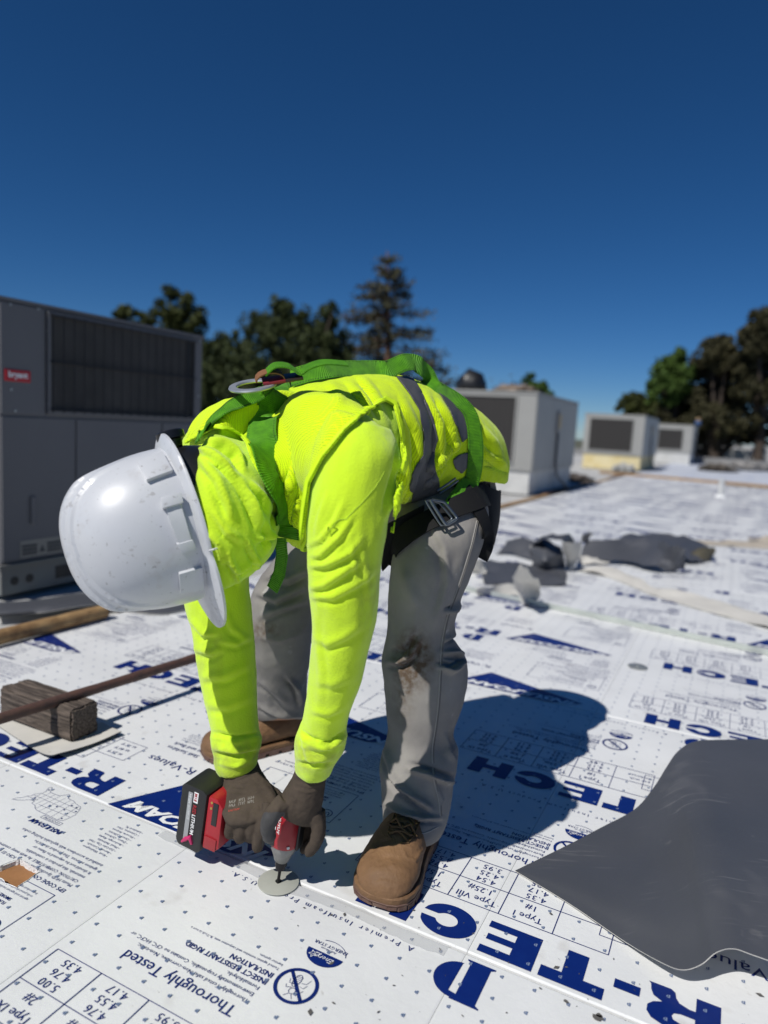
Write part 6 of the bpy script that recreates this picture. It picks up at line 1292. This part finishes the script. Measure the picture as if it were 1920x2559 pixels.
# ------------------------------------------------------------------ impact driver
m_dred = mat('red_tool_plastic', (0.36, 0.012, 0.022), 0.42, var=(25, .15), bump=(300, .1, .001)); m_dblk = mat('black_tool_rubber', (0.014, 0.014, 0.015), .55, bump=(300, .25, .001), spots=((60, .72, (.05, .05, .05)),)); m_dgry = mat('grey_tool_metal', (0.24, 0.24, 0.235), .45, metal=.5, var=(40, .2)); m_dchk = mat('black_chuck', (0.02, 0.02, 0.022), .3, metal=.7)
tip = gnd(695, 2207, .0035); tZ = Vector((.105, -.03, 1)).normalized(); tX = Vector((-.925, .38, -.02)); tX = (tX - tZ * tX.dot(tZ)).normalized(); tY = tZ.cross(tX)
drv = empty('impact_driver', tip); drv.rotation_mode = 'QUATERNION'; drv.rotation_quaternion = Matrix((tX, tY, tZ)).transposed().to_quaternion(); tag(drv, 'red and black cordless impact driver pressed onto the round plate', 'power drill')
def tl(name, b, m, parent=None, smooth=True, bevel=0, ang=.6): o = b.build(name, m, parent or drv, smooth and not bevel, bevel); (smooth_by_angle(o, ang) if smooth else None); return o
def lathe(prof, n=32): return MB().tube([(0, 0, z) for r, z in prof], [r for r, z in prof], n=n)
tl('bit', lathe([(.0032, -.002), (.0032, .034), (.0032, .035)], 6), m_dchk, None, True, 0, .4)
tl('chuck', lathe([(.0065, .030), (.0095, .0325), (.0095, .040), (.0118, .0405), (.0118, .050), (.010, .052)]), m_dchk, ang=.4)
tl('nose_cone', lathe([(.0125, .050), (.0150, .053), (.0185, .064), (.0235, .075), (.0262, .083), (.0262, .0885), (.0250, .0885)]), m_dgry, ang=.4)
tl('motor_housing', lathe([(.0260, .0882), (.0285, .0895), (.0305, .096), (.0310, .112), (.0305, .130), (.029, .148), (.026, .160), (.018, .167), (.004, .169)]), m_dred, ang=.5)
b = MB(); b.box((-.034, -.0105, .088), (-.0285, .0105, .150)); tl('rear_rib', b, m_dblk, None, True, .003)
b = MB(); b.box((.006, .0255, .094), (.026, .0312, .128)); tl('vent_panel', b, m_dblk, None, True, .002)
FLt = Flat()
for k in range(7): FLt.line([(k * .0048, 0), (k * .0048, .0055)], .0011); FLt.line([(k * .0048, (.0, .0028, .0055)[k % 3]), (k * .0048 + .003, (.0055, .0, .0028)[k % 3])], .001)
FLt.rect(-.001, -.006, .034, -.0035)
Vp = np.concatenate(FLt.V); Tp = np.concatenate(FLt.T)
def wrap_lab(x, y, r=.0317): an = 1.45 + (y / r); return (r * math.cos(an), r * math.sin(an), .155 - x)
me = bpy.data.meshes.new('housing_print'); me.from_pydata([wrap_lab(x - .0, y) for x, y, _ in Vp], [], [tuple(int(i) for i in q) for q in Tp]); link('housing_print', me, m_white, drv)
for (an, z_) in ((.75, .098), (2.3, .098), (.75, .15)): b = MB(); d_ = Vector((math.cos(an), math.sin(an), 0)); b.cyl(d_ * .029 + Vector((0, 0, z_)), d_ * .0325 + Vector((0, 0, z_)), .003, n=10); tl('screw', b, m_steel)
hd = [(Vector((.018, 0, .125)), Vector((0, .019, 0)), Vector((0, 0, .024))), (Vector((.045, 0, .122)), Vector((0, .0165, 0)), Vector((0, 0, .021))), (Vector((.075, 0, .116)), Vector((0, .0165, 0)), Vector((0, 0, .0215))), (Vector((.105, 0, .110)), Vector((0, .018, 0)), Vector((0, 0, .022))), (Vector((.130, 0, .104)), Vector((0, .022, 0)), Vector((0, 0, .028)))]
tl('handle', loft(dense(hd, 4), 24), m_dblk)
b = MB(); b.tube([(.030, 0, .098), (.040, 0, .092), (.052, 0, .094), (.060, 0, .100)], [.006, .0085, .0085, .006], n=12); tl('trigger', b, m_dred)
b = MB(); b.prism([(.122, .040), (.132, .030), (.160, .028), (.160, .140), (.140, .140), (.124, .126)], -.0345, .0345, Matrix(((1, 0, 0, 0), (0, 0, 1, 0), (0, 1, 0, 0), (0, 0, 0, 1)))); ft = tl('battery_foot', b, m_dred, None, True, .005)
b = MB(); b.box((.134, .0342, .085), (.146, .0362, .132)); tl('foot_recess', b, m_dblk, ft, True, .001)
b = MB(); b.box((.128, .0342, .033), (.156, .0372, .058)); tl('release_button', b, mat('dull_red', (.28, .02, .025), .5), ft, True, .003)
for z_ in (.130, .118): b = MB(); b.cyl((.150, .034, z_), (.150, .0355, z_), .0026, n=10); tl('brass_screw', b, mat('brass_gold', (.5, .34, .1), .3, metal=.9), ft)
b = MB(); b.prism([(.161, .022), (.168, .014), (.214, .016), (.222, .024), (.222, .142), (.214, .149), (.172, .148), (.161, .142)], -.0385, .0385, Matrix(((1, 0, 0, 0), (0, 0, 1, 0), (0, 1, 0, 0), (0, 0, 0, 1)))); bt = tl('battery', b, m_dblk, None, True, .006)
for z_ in (.03, .055, .08, .105, .13): b = MB(); b.box((.2215, -.032, z_ - .008), (.2255, .032, z_ + .008)); tl('grip_rib', b, m_dblk, bt, True, .002)
b = MB(); b.box((.193, .0382, .034), (.203, .0394, .136)); tl('label_strip', b, mat('label_grey', (.28, .29, .30), .4), bt)
b = MB(); b.box((.180, .0382, .118), (.190, .0392, .140)); tl('badge_patch', b, m_white, bt)
def side_text(txt, x_, z_, h_, m, nm, fat=.02):
    V_, T_ = text_np(txt, h_, fat, res=1); me = bpy.data.meshes.new(nm); me.from_pydata([(x_ - y, .0400, z_ - x) for x, y, _ in V_], [], [tuple(int(i) for i in q) for q in T_]); return link(nm, me, m, bt)
side_text('M18', .1885, .1385, .0068, m_dred, 'battery_lettering'); side_text('RED', .1885, .114, .0080, m_dred, 'battery_lettering'); side_text('LITHIUM', .1885, .0935, .0080, m_white, 'battery_lettering'); side_text('HIGH OUTPUT', .2010, .133, .0058, m_white, 'battery_lettering', 0)
b = MB(); b.tube([(.181, .0385, .030), (.186, .0392, .044), (.196, .0392, .036), (.205, .0392, .026)], [.003, .006, .005, .002], n=8); tl('pink_paint_mark', b, mat('pink_paint', (.5, .02, .12), .5), bt)
# plate under the bit
p = gnd(696, 2207); b = MB(); b.tube([(0, 0, .0018), (0, 0, .0030), (0, 0, .0036)], [.0400, .0400, .0388], n=56); pl = b.build('fastener_plate', mat('grey_green_plate', (0.40, 0.41, 0.36), .5, var=(20, .08), bump=(200, .1, .001)), None, True); smooth_by_angle(pl, .5); pl.location = p + Vector((0, 0, .0008))
b = MB(); b.cyl((0, 0, .0032), (0, 0, .0041), .0062, n=20); b.build('screw_hole', m_wire, pl); tag(pl, 'round grey-green fastener plate under the driver bit', 'fastener')
